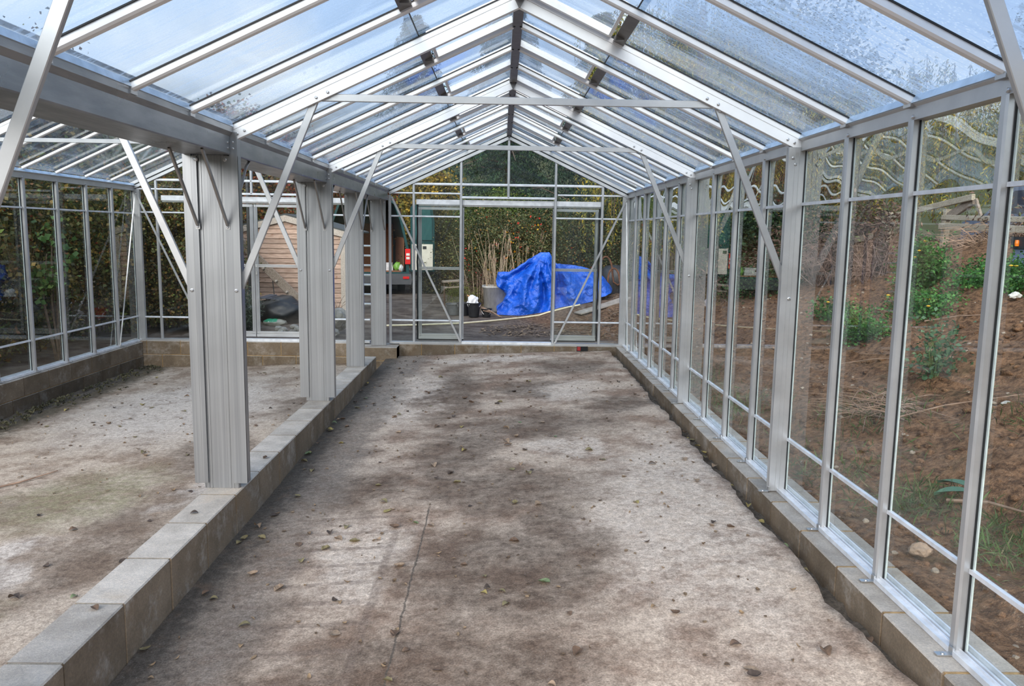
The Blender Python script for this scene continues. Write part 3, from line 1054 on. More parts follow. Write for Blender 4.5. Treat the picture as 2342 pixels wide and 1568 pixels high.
# ridge beams
for bay, x, lo, lab in (('main', RX, -6, 'dark grey ridge beam along the peak of the main roof'), ('left', LRX, -1, 'ridge beam along the peak of the left bay roof')):
    zt = zR(x, bay) + GOFF
    t = thing('ridge_beam', lab, 'beam', (x, 2, zt))
    MB().prof([(-.030, -.052), (.030, -.052), (.034, .012), (0, .03), (-.034, .012)], (x, lo * P_, zt), (x, YG, zt), (1, 0, 0), (0, 0, 1)).make('beam', DARKM, t)
    b = MB()
    for i in range(lo + 1, 10):
        for s in (-1, 1): b.bolt((x + s * .02, i * P_ - .05, zt - .052), (0, 0, -1), .007, .006)
    b.make('bolts', RUBBER, t)
    if bay == 'main':
        for i in (-4, 0, 4):
            MB().prof([(-.034, 0), (.034, 0), (.030, -.03), (.004, -.082), (-.004, -.082), (-.030, -.03)], (x, i * P_ - .034, zt - .02), (x, i * P_ - .027, zt - .02), (1, 0, 0), (0, 0, 1)).make('apex_plate', DARKM, t)

# tie bars and knee braces of the trusses
def flat_bar(name, label, cat, p0, p1, w=.020, h=.040, up=(0, 0, 1), group=None, mat=None, bolts=True):
    t = thing(name, label, cat, p0, group)
    MB().bar(p0, p1, w, h, up).make('bar', mat or ALU, t)
    if bolts:
        d = (Vector(p1) - Vector(p0)).normalized()
        b = MB()
        for p in (Vector(p0) + d * .02, Vector(p1) - d * .02): b.bolt(p + Vector((0, -.011, 0)), (0, -1, 0), .008, .006)
        b.make('bolts', STEEL, t)
    return t
BO = .0
for i, nm in ((0, 'near'), (4, 'far')):
    y = i * P_
    flat_bar('tie_bar', f'horizontal aluminium tie bar across the {nm} truss of the main roof', 'tie bar', (.50, y + .012, 2.236), (2.69, y + .012, 2.233), .02, .040)
    flat_bar('truss_brace', f'diagonal brace from column to rafter, left side of the {nm} main truss', 'brace', (.015, y + .012, 1.165), (.462, y + .012, 2.215), .02, .040)
    flat_bar('truss_brace', f'diagonal brace from wall post to rafter, right side of the {nm} main truss', 'brace', (3.185, y + .012, 1.165), (2.722, y + .012, 2.215), .02, .040)
    flat_bar('truss_brace', f'diagonal brace left of the {nm} aluminium column in the left bay', 'brace', (-.255, y + .012, 1.155), (-.702, y + .012, 2.21), .02, .040)
    if i == 4:
        flat_bar('tie_bar', 'horizontal aluminium tie bar across the far truss of the left bay', 'tie bar', (-.75, y + .012, 2.236), (-2.9, y + .012, 2.236), .02, .036)
        flat_bar('truss_brace', 'diagonal brace by the left glass wall at the far truss', 'brace', (-3.33, y + .012, 1.155), (-2.9, y + .012, 2.19), .02, .040)
y = -4 * P_
flat_bar('truss_brace', 'large diagonal brace cropped by the upper left of the picture', 'brace', (.015, y + .012, 1.165), (.462, y + .012, 2.215), .02, .040)
flat_bar('truss_brace', 'large diagonal brace cropped by the upper right of the picture', 'brace', (3.185, y + .012, 1.165), (2.722, y + .012, 2.215), .02, .040)

# valley gutter on its columns
def gutter_run(y0, y1, label):
    t = thing('valley_gutter', label, 'gutter', (-.12, (y0 + y1) / 2, 1.91), 'valley gutter lengths')
    mb = MB()
    mb.prof([(-.262, 1.912), (-.007, 1.912), (-.004, 1.918), (-.004, 2.012), (.014, 2.034), (.014, 2.075), (-.02, 2.085), (-.25, 2.085), (-.284, 2.075), (-.284, 2.034), (-.266, 2.012), (-.266, 1.918)], (0, y0, 0), (0, y1, 0), (1, 0, 0), (0, 0, 1))
    mb.make('trough', GUTM, t)
    MB().prof([(.014, 2.062), (.020, 2.064), (.012, 2.092), (.006, 2.09)], (0, y0, 0), (0, y1, 0), (1, 0, 0), (0, 0, 1)).make('glass_lip', simple('pale_blue_lip_gutter', (.55, .68, .82), .25, .2), t)
    b = MB()
    for yy in (y1 - .035, y0 + .035):
        for z in (1.945, 1.975): b.bolt((-.004, yy, z), (1, 0, 0), .006, .004)
    b.make('rivets', STEEL, t)
gutter_run(-3.7, -2.50, 'box valley gutter length above the left edge of the picture')
gutter_run(-2.46, -.032, 'nearest box gutter length between the two roofs, left of near column')
gutter_run(.032, 2.448, 'middle box gutter length between near and second column')
gutter_run(2.512, 6.18, 'farthest box gutter length running to the far gable')

CN = {-4: 'column just off the left edge', 0: 'nearest broad aluminium gutter column', 4: 'second broad aluminium gutter column', 7: 'third aluminium gutter column', 10: 'farthest aluminium gutter column'}
def column(i, y, full=True):
    t = thing('gutter_column', CN[i] + {-4: '', 0: ' standing on the block row', 4: ' standing on the block row', 7: ' near the end of the block row', 10: ' on the corner blocks by the far gable'}[i], 'column', (-.12, y, -.015), 'gutter columns')
    mb = MB()
    mb.box(-.222, -.02, y - .014, y + .02, -.014, 1.912)
    for x in (-.217, -.195, -.178, -.067, -.05, -.028):
        mb.box(x - .0035, x + .0035, y - .0175, y - .013, -.014, 1.912)
    mb.box(-.158, -.128, y - .0148, y - .013, -.014, 1.912)
    mb.box(-.108, -.082, y - .0148, y - .013, -.014, 1.912)
    mb.make('web_panel', MILL, t)
    if full:
        for nm, a, b, zt in (('right_flange', -.045, .035, 2.035), ('left_flange', -.272, -.195, 2.035)):
            m2 = MB()
            x0, x1 = (a, b)
            xi, xo = (x0, x1) if nm == 'right_flange' else (x1, x0)
            out = -.01 if nm == 'right_flange' else -.225
            m2.box(x0, x1, y - .030, y - .022, .02, 1.905)
            lo, hi = (out, x1) if nm == 'right_flange' else (x0, out)
            m2.box(lo, hi, y - .031, y + .03, .02, zt)
            m2.make('flange', MILL, t)
    b = MB()
    if full:
        for x in (.006, -.246):
            b.bolt((x, y - .031, 1.155), (0, -1, 0), .010, .008)
            for z in (1.945, 1.98): b.bolt((x + .006, y - .031, z), (0, -1, 0), .007, .005)
    for x in (-.198, -.036):
        b.bolt((x, y - .024, 1.885), (0, -1, 0), .012, .008)
    b.make('bolts', STEEL, t)
    return t
column(0, 0)
column(4, 2.48)
column(7, 4.34, False)
column(10, 6.06, False)
column(-4, -2.48)
for i, y in ((0, 0), (4, 2.48), (7, 4.34), (10, 6.06)):
    nm = {0: 'nearest', 4: 'second', 7: 'third', 10: 'farthest'}[i]
    for k, x in (('left', -.198), ('right', -.030)):
        t = thing('gutter_brace', f'dull diagonal strut from gutter to face of {nm} column, {k} of its pair', 'brace', (x, y - .03, 1.5), 'gutter struts')
        MB().bar((x, y - .036, 1.525), (x, y - .385, 1.913), .012, .022, (0, -1, .6)).make('strut', DULL, t)
        MB().box(x - .012, x + .012, y - .034, y - .021, 1.50, 1.532).bolt((x, y - .034, 1.512), (0, -1, 0), .006, .005).make('clip', STEEL, t)
    if i != 10:
        t = thing('gutter_brace', f'bright curved strap behind {nm} column up to the gutter', 'brace', (.02, y + .03, 1.5), 'gutter straps')
        MB().bar((-.03, y + .036, 1.525), (-.03, y + .33, 1.88), .016, .006, (0, -1, .6)).bar((-.03, y + .325, 1.874), (-.03, y + .39, 1.912), .016, .006, (0, -1, .9)).make('strap', ALU, t)

# ---- far gables
def gable(bay):
    m = bay == 'main'
    c = RX if m else LRX
    xa, xb = (.015, 3.2) if m else (-3.36, -.26)
    bars = [c + q for q in (-1.26, -.63, 0, .63, 1.26)]
    lab = 'main' if m else 'left bay'
    Y = 6.19
    roofz = lambda x: zR(x, bay) + .05
    # uprights
    nmz = ['outer left', 'left door-jamb', 'centre', 'right door-jamb', 'outer right']
    for q, x in zip(nmz, bars):
        z0 = 1.965 if q == 'centre' else .004
        t = thing('gable_bar', f'{q} upright of the {lab} far gable', 'glazing bar', (x, Y, z0), 'gable uprights')
        w = .018
        MB().prof([(-w, 0), (w, 0), (w, .022), (w * .6, .03), (-w * .6, .03), (-w, .022)], (x, Y + .03, z0), (x, Y + .03, roofz(x)), (1, 0, 0), (0, -1, 0)).make('upright', ALU, t)
        MB().bolt((x, Y, z0 + .012), (0, -1, 0), .007, .006).bolt((x, Y, roofz(x) - .03), (0, -1, 0), .007, .006).make('bolts', STEEL, t)
    if m:
        t = thing('gable_bar', 'slim upright beside the farthest column in the main far gable', 'glazing bar', (.015, Y, 0), 'gable uprights')
        MB().box(.0, .034, Y, Y + .03, .004, HE).make('upright', ALU, t)
    # sloping end rafters
    for s, x0 in (('left', xa), ('right', xb)):
        t = thing('gable_rafter', f'sloping {s} edge bar of the {lab} far gable', 'rafter', (x0, Y, HE), 'gable edge bars')
        d = (Vector((c, 0, zR(c, bay))) - Vector((x0, 0, zR(x0, bay)))).normalized()
        up = Vector((-d.z, 0, d.x))
        if up.z < 0: up = -up
        q0, q1 = (x0, Y + .01, zR(x0, bay)), (c, Y + .01, zR(c, bay))
        MB().prof([(-.03, -.002), (.03, -.002), (.03, .034), (-.03, .034)], q0, q1, (0, 1, 0), up).make('lower_bar', ALU, t)
        MB().prof([(-.022, .034), (.022, .034), (.022, .05), (-.022, .05)], q0, q1, (0, 1, 0), up).make('rubber_seal', RUBBER, t)
        MB().prof([(-.03, .05), (.03, .05), (.03, .088), (-.03, .088)], q0, q1, (0, 1, 0), up).make('upper_bar', ALU, t)
    # horizontals
    def hz(z, x0, x1, label, h=.03):
        t = thing('gable_rail', label, 'rail', (x0, Y, z), 'gable rails')
        MB().prof([(-.0, -h / 2), (.02, -h / 2), (.026, -h / 4), (.026, h / 4), (.02, h / 2), (0, h / 2)], (x0, Y + .026, z), (x1, Y + .026, z), (0, -1, 0), (0, 0, 1)).make('rail', PALEB, t)
    hz(2.134, c - 1.25, c + 1.25, f'high cross rail above the door head of the {lab} far gable', .032)
    for nm, x0, x1 in (('left', xa, bars[1]), ('right', bars[3], xb)):
        hz(2.013, x0 + .03, x1, f'short rail at eaves height, {nm} side of the {lab} far gable', .022)
        hz(1.708, x0 + .01, x1, f'upper glazing rail, {nm} side of the {lab} far gable', .022)
        hz(.311, x0 + .01, x1, f'low glazing rail, {nm} side of the {lab} far gable', .022)
    hz(1.965, bars[1], bars[3], f'door head rail of the {lab} far gable', .03)
    t = thing('gable_sill', f'pale sill rail along the foot of the {lab} far gable', 'sill', (c, Y, 0), 'gable sills')
    MB().box(xa, xb, Y - .03, Y + .06, -.004, .022).make('rail', ALU, t)
    MB().box(bars[1] + .02, bars[3] - .02, Y - .034, Y + .065, .0, .034).make('threshold', PALEB, t)
    # door track
    t = thing('door_track', f'sliding door track above the doors of the {lab} far gable', 'track', (c, Y + .05, 1.9))
    MB().prof([(0, 0), (.05, 0), (.05, .062), (.044, .066), (0, .066)], (bars[0] + (.03 if m else .05), Y + .045, 1.868), (bars[4] - .01, Y + .045, 1.868), (0, 1, 0), (0, 0, 1)).make('track', PALEB, t)
    MB().box(bars[0] + .06, bars[4] - .02, Y + .05, Y + .09, 1.845, 1.868).make('roller_channel', simple('grey_channel_metal', (.32, .31, .30), .5, .5), t)  # roller channel in a plain darker grey metal
    # panes
    def pane(poly, label):
        NWIN[0] += 1
        o = quad('window_%d' % NWIN[0], [(x, YG + .012, z) for x, z in poly], GLASS, None)
        tag(o, label, 'window', None, 'structure')
    seg = [xa] + bars + [xb]
    nm7 = ['outermost left', 'left door side', 'left of centre', 'right of centre', 'right door side', 'outermost right']
    for k in range(6):
        x0, x1 = seg[k], seg[k + 1]
        zb = 1.965 if k in (2, 3) else .01
        if not m and k == 5: zb = .01
        pane([(x0, zb), (x1, zb), (x1, roofz(x1)), (x0, roofz(x0))], f'gable pane {nm7[k]} in the {lab} far gable')
    # wind braces
    for nm, p0, p1 in (('left', (xa + .03, Y - .02, 1.96), (bars[1] + .01, Y - .02, .01)), ('right', (xb - .03, Y - .02, 1.96), (bars[3] + .02, Y - .02, .01))):
        if not m and nm == 'right': continue
        flat_bar('gable_brace', f'long thin diagonal brace on the {nm} of the {lab} far gable', 'brace', p0, p1, .006, .026, (0, 0, 1))
    return bars
BM = gable('main')
BL = gable('left')

def door(n, x0, x1, label, sealside, y=6.285):
    t = bpy.data.objects.new('door_%d' % n, None)
    COL.objects.link(t)
    WB[t.name] = (0, 0, 0)
    tag(t, label, 'door', None, 'structure')
    z0, z1 = .055, 1.835
    for a, b in ((x0, x0 + .045), (x1 - .045, x1)):
        MB().prof([(0, 0), (b - a, 0), (b - a, .022), ((b - a) * .65, .03), ((b - a) * .35, .022), (0, .03)], (a, y, z0), (a, y, z1), (1, 0, 0), (0, -1, 0)).make('stile', ALU, t)
    MB().box(x0, x1, y - .028, y, z1 - .035, z1).make('top_rail', ALU, t)
    MB().box(x0, x1, y - .028, y, 1.0, 1.016).box(x0, x1, y - .034, y, 1.02, 1.036).make('middle_rail', ALU, t)
    MB().box(x0, x1, y - .028, y, z0 + .045, z0 + .07).box(x0, x1, y - .036, y, z0, z0 + .035).box(x0, x1, y - .02, y, z0 + .03, z0 + .05).make('bottom_rail', ALU, t)
    for a, b in ((z0 + .05, 1.01), (1.025, z1 - .02)):
        quad('pane', [(x0 + .03, y - .008, a), (x1 - .03, y - .008, a), (x1 - .03, y - .008, b), (x0 + .03, y - .008, b)], GLASS, t)
    if sealside:
        xs = x0 - .012 if sealside == 'l' else x1 + .012
        mb = MB()
        pts = [(xs + .004 * math.sin(k * 1.7), y - .015, lerp(z0 - .01, z1 + .03, k / 24)) for k in range(25)]
        mb.tube(pts, .013, 5).box(x0, x1, y - .02, y - .008, z0 - .018, z0 - .001).make('brush_seal', RUBBER, t)
    MB().box(x0 + .01, x0 + .03, y - .045, y - .03, .9, .95).make('latch', STEEL, t)
door(1, BM[0] + .055, BM[1] + .04, 'open left sliding door leaf of the main far doorway', 'l')
door(2, BM[3] - .03, BM[4] - .04, 'open right sliding door leaf of the main far doorway', 'r')
door(3, BL[1] + .0, LRX - .005, 'closed left sliding door leaf of the left bay, in front of the shed', None)
door(4, LRX + .005, BL[3] - .0, 'closed right sliding door leaf of the left bay, in front of the shed', None)

# corner wire braces on the side walls
flat_bar('corner_strap', 'thin diagonal strap in the far corner of the right glass wall', 'brace', (3.165, 6.14, 1.93), (3.165, 5.66, .01), .004, .016, (1, 0, 0), None, ALU, False)
flat_bar('corner_strap', 'thin diagonal strap in the far corner of the left glass wall', 'brace', (-3.325, 6.14, 1.93), (-3.325, 5.52, .01), .004, .016, (1, 0, 0), None, ALU, False)

# louvre vent between the third and farthest columns
t = thing('louvre_vent', 'aluminium louvre with pale horizontal blades between third and farthest column', 'louvre', (-.7, 6.26, .5))
for k in range(7):
    z = .52 + k * .131
    MB().prof([(-.012, -.009), (.012, -.009), (.012, .009), (-.012, .009)], (BL[4] - .02, 6.27, z), (-.185, 6.27, z), (0, 1, .3), (0, -.3, 1)).make('blade', PALEB, t)
for x in (BL[4] - .02, -.185): MB().box(x - .01, x + .01, 6.255, 6.29, .44, 1.36).make('side_frame', ALU, t)

# ------------------------------------------------------------------ outside: yard things
def clapboard_mat():
    t = NT('weathered_pine_boards')
    w = t.world()
    v = t.mapping(w, (2.2, 2.2, 26))
    n = t.noise(3, 5, .6, v)
    k = t.noise(5.5, 3, .5, w)
    c = t.mix(t.rng(n, .3, .7), (.36, .235, .175), (.62, .44, .345))
    c = t.mix(t.rng(k, .66, .74, 0, .8), c, (.30, .12, .06))
    tn = t.attr('tone')
    c = t.mix(1., c, t.mix(t.rng(tn, .5, 1.5, 0, 1, False), (.6, .6, .6), (1.4, 1.4, 1.4)), 'MULTIPLY')
    return t.done(t.principled(c, .85, 0, t.bump(n, .3, .01)))
PINE = clapboard_mat()
def wood_mat(name, a, b):
    t = NT(name)
    w = t.world()
    n = t.noise(7, 6, .6, t.mapping(w, (9, 9, 9)))
    n2 = t.noise(2, 4, .6, w)
    c = t.mix(t.rng(n, .3, .7), a, b)
    c = t.mix(t.rng(n2, .45, .8, 0, .3), c, tuple(x * .6 for x in a))
    return t.done(t.principled(c, .9, 0, t.bump(n, .4, .01)))
OLDWOOD = wood_mat('old_grey_timber', (.19, .145, .11), (.36, .29, .23))
PALEWOOD = wood_mat('pale_barge_board', (.42, .36, .30), (.60, .53, .46))
FENCEW = wood_mat('bleached_fence_timber', (.30, .25, .18), (.52, .46, .36))
FELT = simple('dark_roof_felt', (.06, .065, .065), .9)
BLACKP = simple('black_plastic', (.018, .019, .021), .42)

# --- shed
SX0, SX1, SXM, SY0, SY1 = -3.44, -1.34, -2.39, 10.0, 11.9
t = thing('garden_shed', 'small weathered pine shed with felt roof beyond the left bay doors', 'shed', (SXM, 10.9, -.09))
r = random.Random(3)
mb = MB()
z = -.06
while z < 1.62:
    zt = z + .088
    hw = lambda q: min(1.02, max(0, (1.70 - q) / .245)) if q > 1.45 else 1.02
    def half(q): return 1.05 if q < 1.43 else 1.05 * max(0, (1.70 - q) / .27)
    a, b = half(z), half(zt)
    if b < .02: b = .02
    tn = r.uniform(.75, 1.25)
    mb.add([(SXM - a, SY0 - .018, z), (SXM + a, SY0 - .018, z), (SXM + b, SY0 - .003, zt), (SXM - b, SY0 - .003, zt), (SXM - a, SY0 + .01, z), (SXM + a, SY0 + .01, z), (SXM + b, SY0 + .01, zt), (SXM - b, SY0 + .01, zt)],
           [(0, 1, 2, 3), (4, 7, 6, 5), (0, 4, 5, 1), (3, 2, 6, 7), (0, 3, 7, 4), (1, 5, 6, 2)], tn)
    z = zt
mb.make('front_wall', PINE, t)
for nm, x in (('left', SX0), ('right', SX1)):
    mb = MB()
    z = -.06
    while z < 1.42:
        e = .016 if nm == 'right' else -.016
        tn = r.uniform(.75, 1.25)
        mb.prof([(0, z), (e, z), (e * .2, z + .088), (0, z + .088)], (x, SY0, 0), (x, SY1, 0), (1, 0, 0), (0, 0, 1), tn)
        z += .088
    mb.make('side_wall', PINE, t)
MB().box(SX0, SX1, SY1 - .02, SY1, -.06, 1.45).make('back_wall', PINE, t)
for x in (SX0 + .01, SX1 - .03): MB().box(x - .03, x + .05, SY0 - .035, SY0 - .017, -.06, 1.42).make('corner_trim', PALEWOOD, t)
for s in (-1, 1):
    MB().prof([(-.055, 0), (.055, 0), (.055, .022), (-.055, .022)], (SXM, SY0 - .035, 1.71), (SXM + s * 1.14, SY0 - .035, 1.415), (0, 0, 1), (0, -1, 0)).make('barge_board', PALEWOOD, t)
    MB().prof([(0, 0), (0, .03), (2.05, .03), (2.05, 0)], (SXM, SY0 - .03, 1.765), (SXM + s * 1.17, SY0 - .03, 1.46), (0, 1, 0), (0, 0, 1)).make('roof', FELT, t)

# --- timber leaning on the shed
t = thing('timber_post', 'old bolted timber leaning diagonally in front of the shed', 'timber', (-2.1, 9.5, -.09))
MB().bar((-3.35, 9.80, 1.50), (-1.72, 9.46, -.06), .055, .155, (.7, 0, .7)).make('beam', OLDWOOD, t)
d = (Vector((-1.72, 9.46, -.06)) - Vector((-3.35, 9.80, 1.50)))
for q in (.42, .56, .68, .80):
    p = Vector((-3.35, 9.80, 1.50)) + d * q + Vector((-.02, -.03, -.02))
    MB().tube([p, p + Vector((0, -.05, .005))], [.022, .018], 7).make('knob', PALEWOOD, t)
p = Vector((-3.35, 9.80, 1.50)) + d * .5
MB().tube([p, p + Vector((.0, -.01, -.15)), p + Vector((.02, -.02, -.34)), p + Vector((.03, -.02, -.5))], .009, 5).make('hanging_cord', BLACKP, t)

# --- black heap with its cover of slates
t = thing('covered_heap', 'low heap under black plastic in front of the shed', 'heap', (-2.25, 9.15, -.09))
MB().blob((-2.25, 9.2, .09), (.46, .36, .29), 5, .16, 4, 1, 1.6).make('plastic_sheet', BLACKP, t, None, True)
SLATE = simple('blue_grey_slate', (.075, .08, .10), .6)
for k in range(7):
    x = -2.58 + k * .085
    MB().bar((x, 9.02, .34 - .006 * k * k * .4), (x + .14, 9.3, .385 - .02 * k), .16, .014).make('slate', SLATE, t)

# --- compost bag
def bag_mat():
    t = NT('printed_compost_bag')
    w = t.world()
    s = t.new('SeparateXYZ')
    t.l.new(w, s.inputs[0])
    n = t.noise(9, 3, .6, w)
    k = t.rng(t.math('ADD', s.outputs[2], t.math('MULTIPLY', t.math('SUBTRACT', n, .5), .03)), -.035, -.02)
    k2 = t.math('MULTIPLY', k, t.rng(s.outputs[0], -2.25, -2.22, 1, 0))
    c = t.mix(k2, (.34, .33, .28), (.04, .30, .16))
    c = t.mix(t.math('MULTIPLY', t.rng(n, .58, .62), k2), c, (.65, .72, .68))
    return t.done(t.principled(c, .4))
tag(MB().blob((-2.30, 8.85, -.05), (.20, .14, .075), 8, .10, 4, 1, 1.5).make('compost_bag', bag_mat(), None, None, True), 'squashed green and grey compost bag lying before the black heap', 'bag')

# --- stones
STONE = simple('pale_rubble_stone', (.25, .235, .21), .9, 0, .35, 12, .5)
r = random.Random(9)
stone_spec = [((-1.02, 7.75, .14), .17, 'large boulder behind the third column'), ((-1.05, 7.35, -.03), .12, 'pale rounded rock below the boulder by the third column')]
for k in range(13):
    stone_spec.append(((-1.75 + r.uniform(-.25, .5), 7.75 + r.uniform(-.2, .5), -.06 + r.uniform(0, .03)), r.uniform(.035, .075), None))
for k, (c, s, lab) in enumerate(stone_spec):
    o = MB().blob((c[0], c[1], c[2] + (0 if lab else s * .3)), (s, s * .85, s * (1.0 if k == 0 else .7)), 20 + k, .28, 3 if k < 2 else 2).make('rubble_stone', STONE, None, None, False)
    tag(o, lab or 'small pale stone in the rubble seen between first and second columns', 'stone', 'rubble stones')

# --- red pot with dry twigs
t = thing('plant_pot', 'small red plastic pot of dry twigs beside the shed corner', 'pot', (-1.33, 9.3, -.05))
MB().lathe((-1.33, 9.3, -.06), [(.07, 0), (.10, .15), (.11, .15), (.11, .17), (.095, .17), (.085, .12)], 20).make('pot', simple('red_pot_plastic', (.42, .045, .035), .45), t)
r = random.Random(4)
mb = MB()
for k in range(14):
    a, q = r.uniform(0, 6.28), r.uniform(.1, .3)
    mb.tube([(-1.33, 9.3, .06), (-1.33 + math.cos(a) * q * .5, 9.3 + math.sin(a) * q * .5, .06 + q * .8), (-1.33 + math.cos(a) * q, 9.3 + math.sin(a) * q, .08 + q)], .004, 4)
mb.make('twigs', TWIG, t)

# --- van with open rear doors
VG = simple('dark_green_van_paint', (.006, .05, .052), .3, .0, .1, 3)
DKP = simple('dark_grey_bumper_plastic', (.07, .072, .08), .55)
PLY = wood_mat('reddish_plywood', (.17, .065, .03), (.28, .12, .06))
REDL = simple('red_tail_light', (.65, .02, .02), .2)
CLRL = simple('clear_lamp', (.75, .72, .68), .15)
DOORW = simple('cream_door_card', (.66, .62, .54), .7, 0, .1, 5)
TYRE = simple('tyre_rubber', (.02, .02, .02), .8)
t = thing('van', 'dark green van with rear doors open, parked beyond the far gable', 'van', (-1.8, 15.3, -.07))
t.rotation_euler.z = .20
def vprof(dx): return [(-1.02 + dx, .42), (1.02 - dx, .42), (1.02 - dx, 1.05), (.86 - dx, 1.75), (.70 - dx, 2.18), (.55 - dx, 2.30), (-.55 + dx, 2.30), (-.70 + dx, 2.18), (-.86 + dx, 1.75), (-1.02 + dx, 1.05)]
outer, inner = vprof(0), [(x * .93, .50 + (z - .42) * .945) for x, z in vprof(0)]
n = len(outer)
vs = [(-1.8 + x, 15.3, z) for x, z in outer] + [(-1.8 + x, 20.2, z) for x, z in outer] + [(-1.8 + x, 15.3, z) for x, z in inner] + [(-1.8 + x, 18.9, z) for x, z in inner]
fs = [(i, (i + 1) % n, n + (i + 1) % n, n + i) for i in range(n)] + [(2 * n + i, 3 * n + i, 3 * n + (i + 1) % n, 2 * n + (i + 1) % n) for i in range(n)]
fs += [(i, 2 * n + i, 2 * n + (i + 1) % n, (i + 1) % n) for i in range(n)] + [tuple(range(n, 2 * n)), tuple(range(3 * n, 4 * n))]
MB().add(vs, fs).make('body', VG, t)
MB().box(-2.62, -.98, 15.34, 18.8, .49, .53).make('load_floor', PLY, t)
MB().box(-2.62, -.98, 18.3, 18.34, .53, 1.72).make('plywood_bulkhead', PLY, t)
for x in (-2.70, -.90): MB().box(x - .01, x + .01, 15.5, 18.3, .53, 1.6).make('plywood_lining', PLY, t)
MB().box(-2.5, -1.1, 18.22, 18.3, 1.72, 2.15).make('bulkhead_panel', BLACKP, t)
MB().prof([(-1.06, .20), (1.06, .20), (1.08, .30), (1.06, .46), (-1.06, .46), (-1.08, .30)], (-1.8, 15.14, 0), (-1.8, 15.34, 0), (1, 0, 0), (0, 0, 1)).make('bumper', DKP, t)
for s in (-1, 1):
    MB().box(-1.8 + s * .93 - .075, -1.8 + s * .93 + .075, 15.12, 15.145, .34, .40).make('reflector', REDL, t)
    l = MB().box(-1.8 + s * .99 - .07, -1.8 + s * .99 + .06, 15.255, 15.31, .70, 1.08).make('tail_light', REDL, t)
    for zz in (.82, .91): MB().box(-1.8 + s * .99 - .045, -1.8 + s * .99 + .04, 15.245, 15.26, zz, zz + .06).make('clear_lens', CLRL, l)
    for yy in (16.3, 19.3):
        MB().tube([(-1.8 + s * .80, yy, .27), (-1.8 + s * .98, yy, .27)], .33, 24).make('wheel', TYRE, t)
# right door swung open, inside face towards us: green window surround above, cream card below
dr = MB().prof([(0, .52), (.60, .52), (.60, 1.75), (.54, 2.10), (.46, 2.17), (.08, 2.17), (0, 2.10)], (-.75, 15.20, 0), (-.75, 15.27, 0), (1, .05, 0), (0, 0, 1)).make('rear_door', VG, t)
MB().box(-.72, -.20, 15.175, 15.20, .56, 1.20).make('door_card', DOORW, dr)
MB().box(-.69, -.60, 15.165, 15.176, 1.08, 1.15).make('grab_hole', BLACKP, dr)
MB().box(-.45, -.36, 15.165, 15.176, 1.08, 1.15).make('grab_hole', BLACKP, dr)
MB().prof([(.07, 1.30), (.53, 1.30), (.53, 1.75), (.48, 2.04), (.10, 2.04), (.07, 1.98)], (-.75, 15.185, 0), (-.75, 15.20, 0), (1, .0, 0), (0, 0, 1)).make('window_panel', simple('inner_green_panel', (.008, .075, .075), .35), dr)
dl = MB().prof([(0, .52), (.60, .52), (.60, 1.75), (.54, 2.10), (.46, 2.17), (.08, 2.17), (0, 2.10)], (-2.84, 15.25, 0), (-2.78, 15.30, 0), (-.25, -1, 0), (0, 0, 1)).make('rear_door', VG, t)
# clutter in the back of the van
tag(MB().box(-1.55, -1.22, 15.60, 15.90, .53, .62).box(-1.53, -1.25, 15.65, 15.87, .66, .72).box(-1.5, -1.24, 15.65, 15.85, .62, .66).make('paper_stack', simple('white_paper', (.5, .5, .49), .7)), 'white stack of trays lying in the back of the green van', 'trays')
tag(MB().blob((-1.12, 15.7, .62), (.10, .09, .12), 3, .3, 3).make('green_bag', simple('lime_green_bag', (.14, .32, .04), .45), None, None, True), 'lime green carrier bag at the open back of the van', 'bag')
tag(MB().blob((-1.02, 15.66, .585), (.065, .08, .10), 6, .2, 3).make('clear_bag', simple('cloudy_plastic', (.55, .57, .58), .3), None, None, True), 'cloudy pale plastic bag by the tail light inside the van', 'bag')

# --- galvanised planter with dried reeds
t = thing('water_tank', 'large square galvanised tank used as planter beside the blue tarpaulin', 'planter', (1.46, 11.6, -.08))
ZINC = metal_mat('galvanised_zinc', (.33, .32, .29), (.46, .45, .41), .55, .35, (3, 3, 1))
def rrect(hx, hy, c):
    o = []
    for sx_, sy_, a0 in ((1, 1, 0), (-1, 1, 90), (-1, -1, 180), (1, -1, 270)):
        for k in range(5):
            a = math.radians(a0 + k * 22.5)
            o.append((sx_ * (hx - c) + math.cos(a) * c, sy_ * (hy - c) + math.sin(a) * c))
    return o
rings = []
for hx, hy, zz in ((.25, .22, -.09), (.29, .26, -.05), (.315, .285, .40), (.335, .305, .415), (.335, .305, .445), (.30, .27, .445), (.29, .26, .36)):
    rings.append([(1.465 + a, 11.62 + b, zz) for a, b in rrect(hx, hy, .11)])
m_ = len(rings[0])
MB().add([v for q in rings for v in q], [(i * m_ + k, i * m_ + (k + 1) % m_, (i + 1) * m_ + (k + 1) % m_, (i + 1) * m_ + k) for i in range(len(rings) - 1) for k in range(m_)] + [tuple(range(m_)), tuple((len(rings) - 1) * m_ + k for k in range(m_))]).make('tank', ZINC, t, None, True)
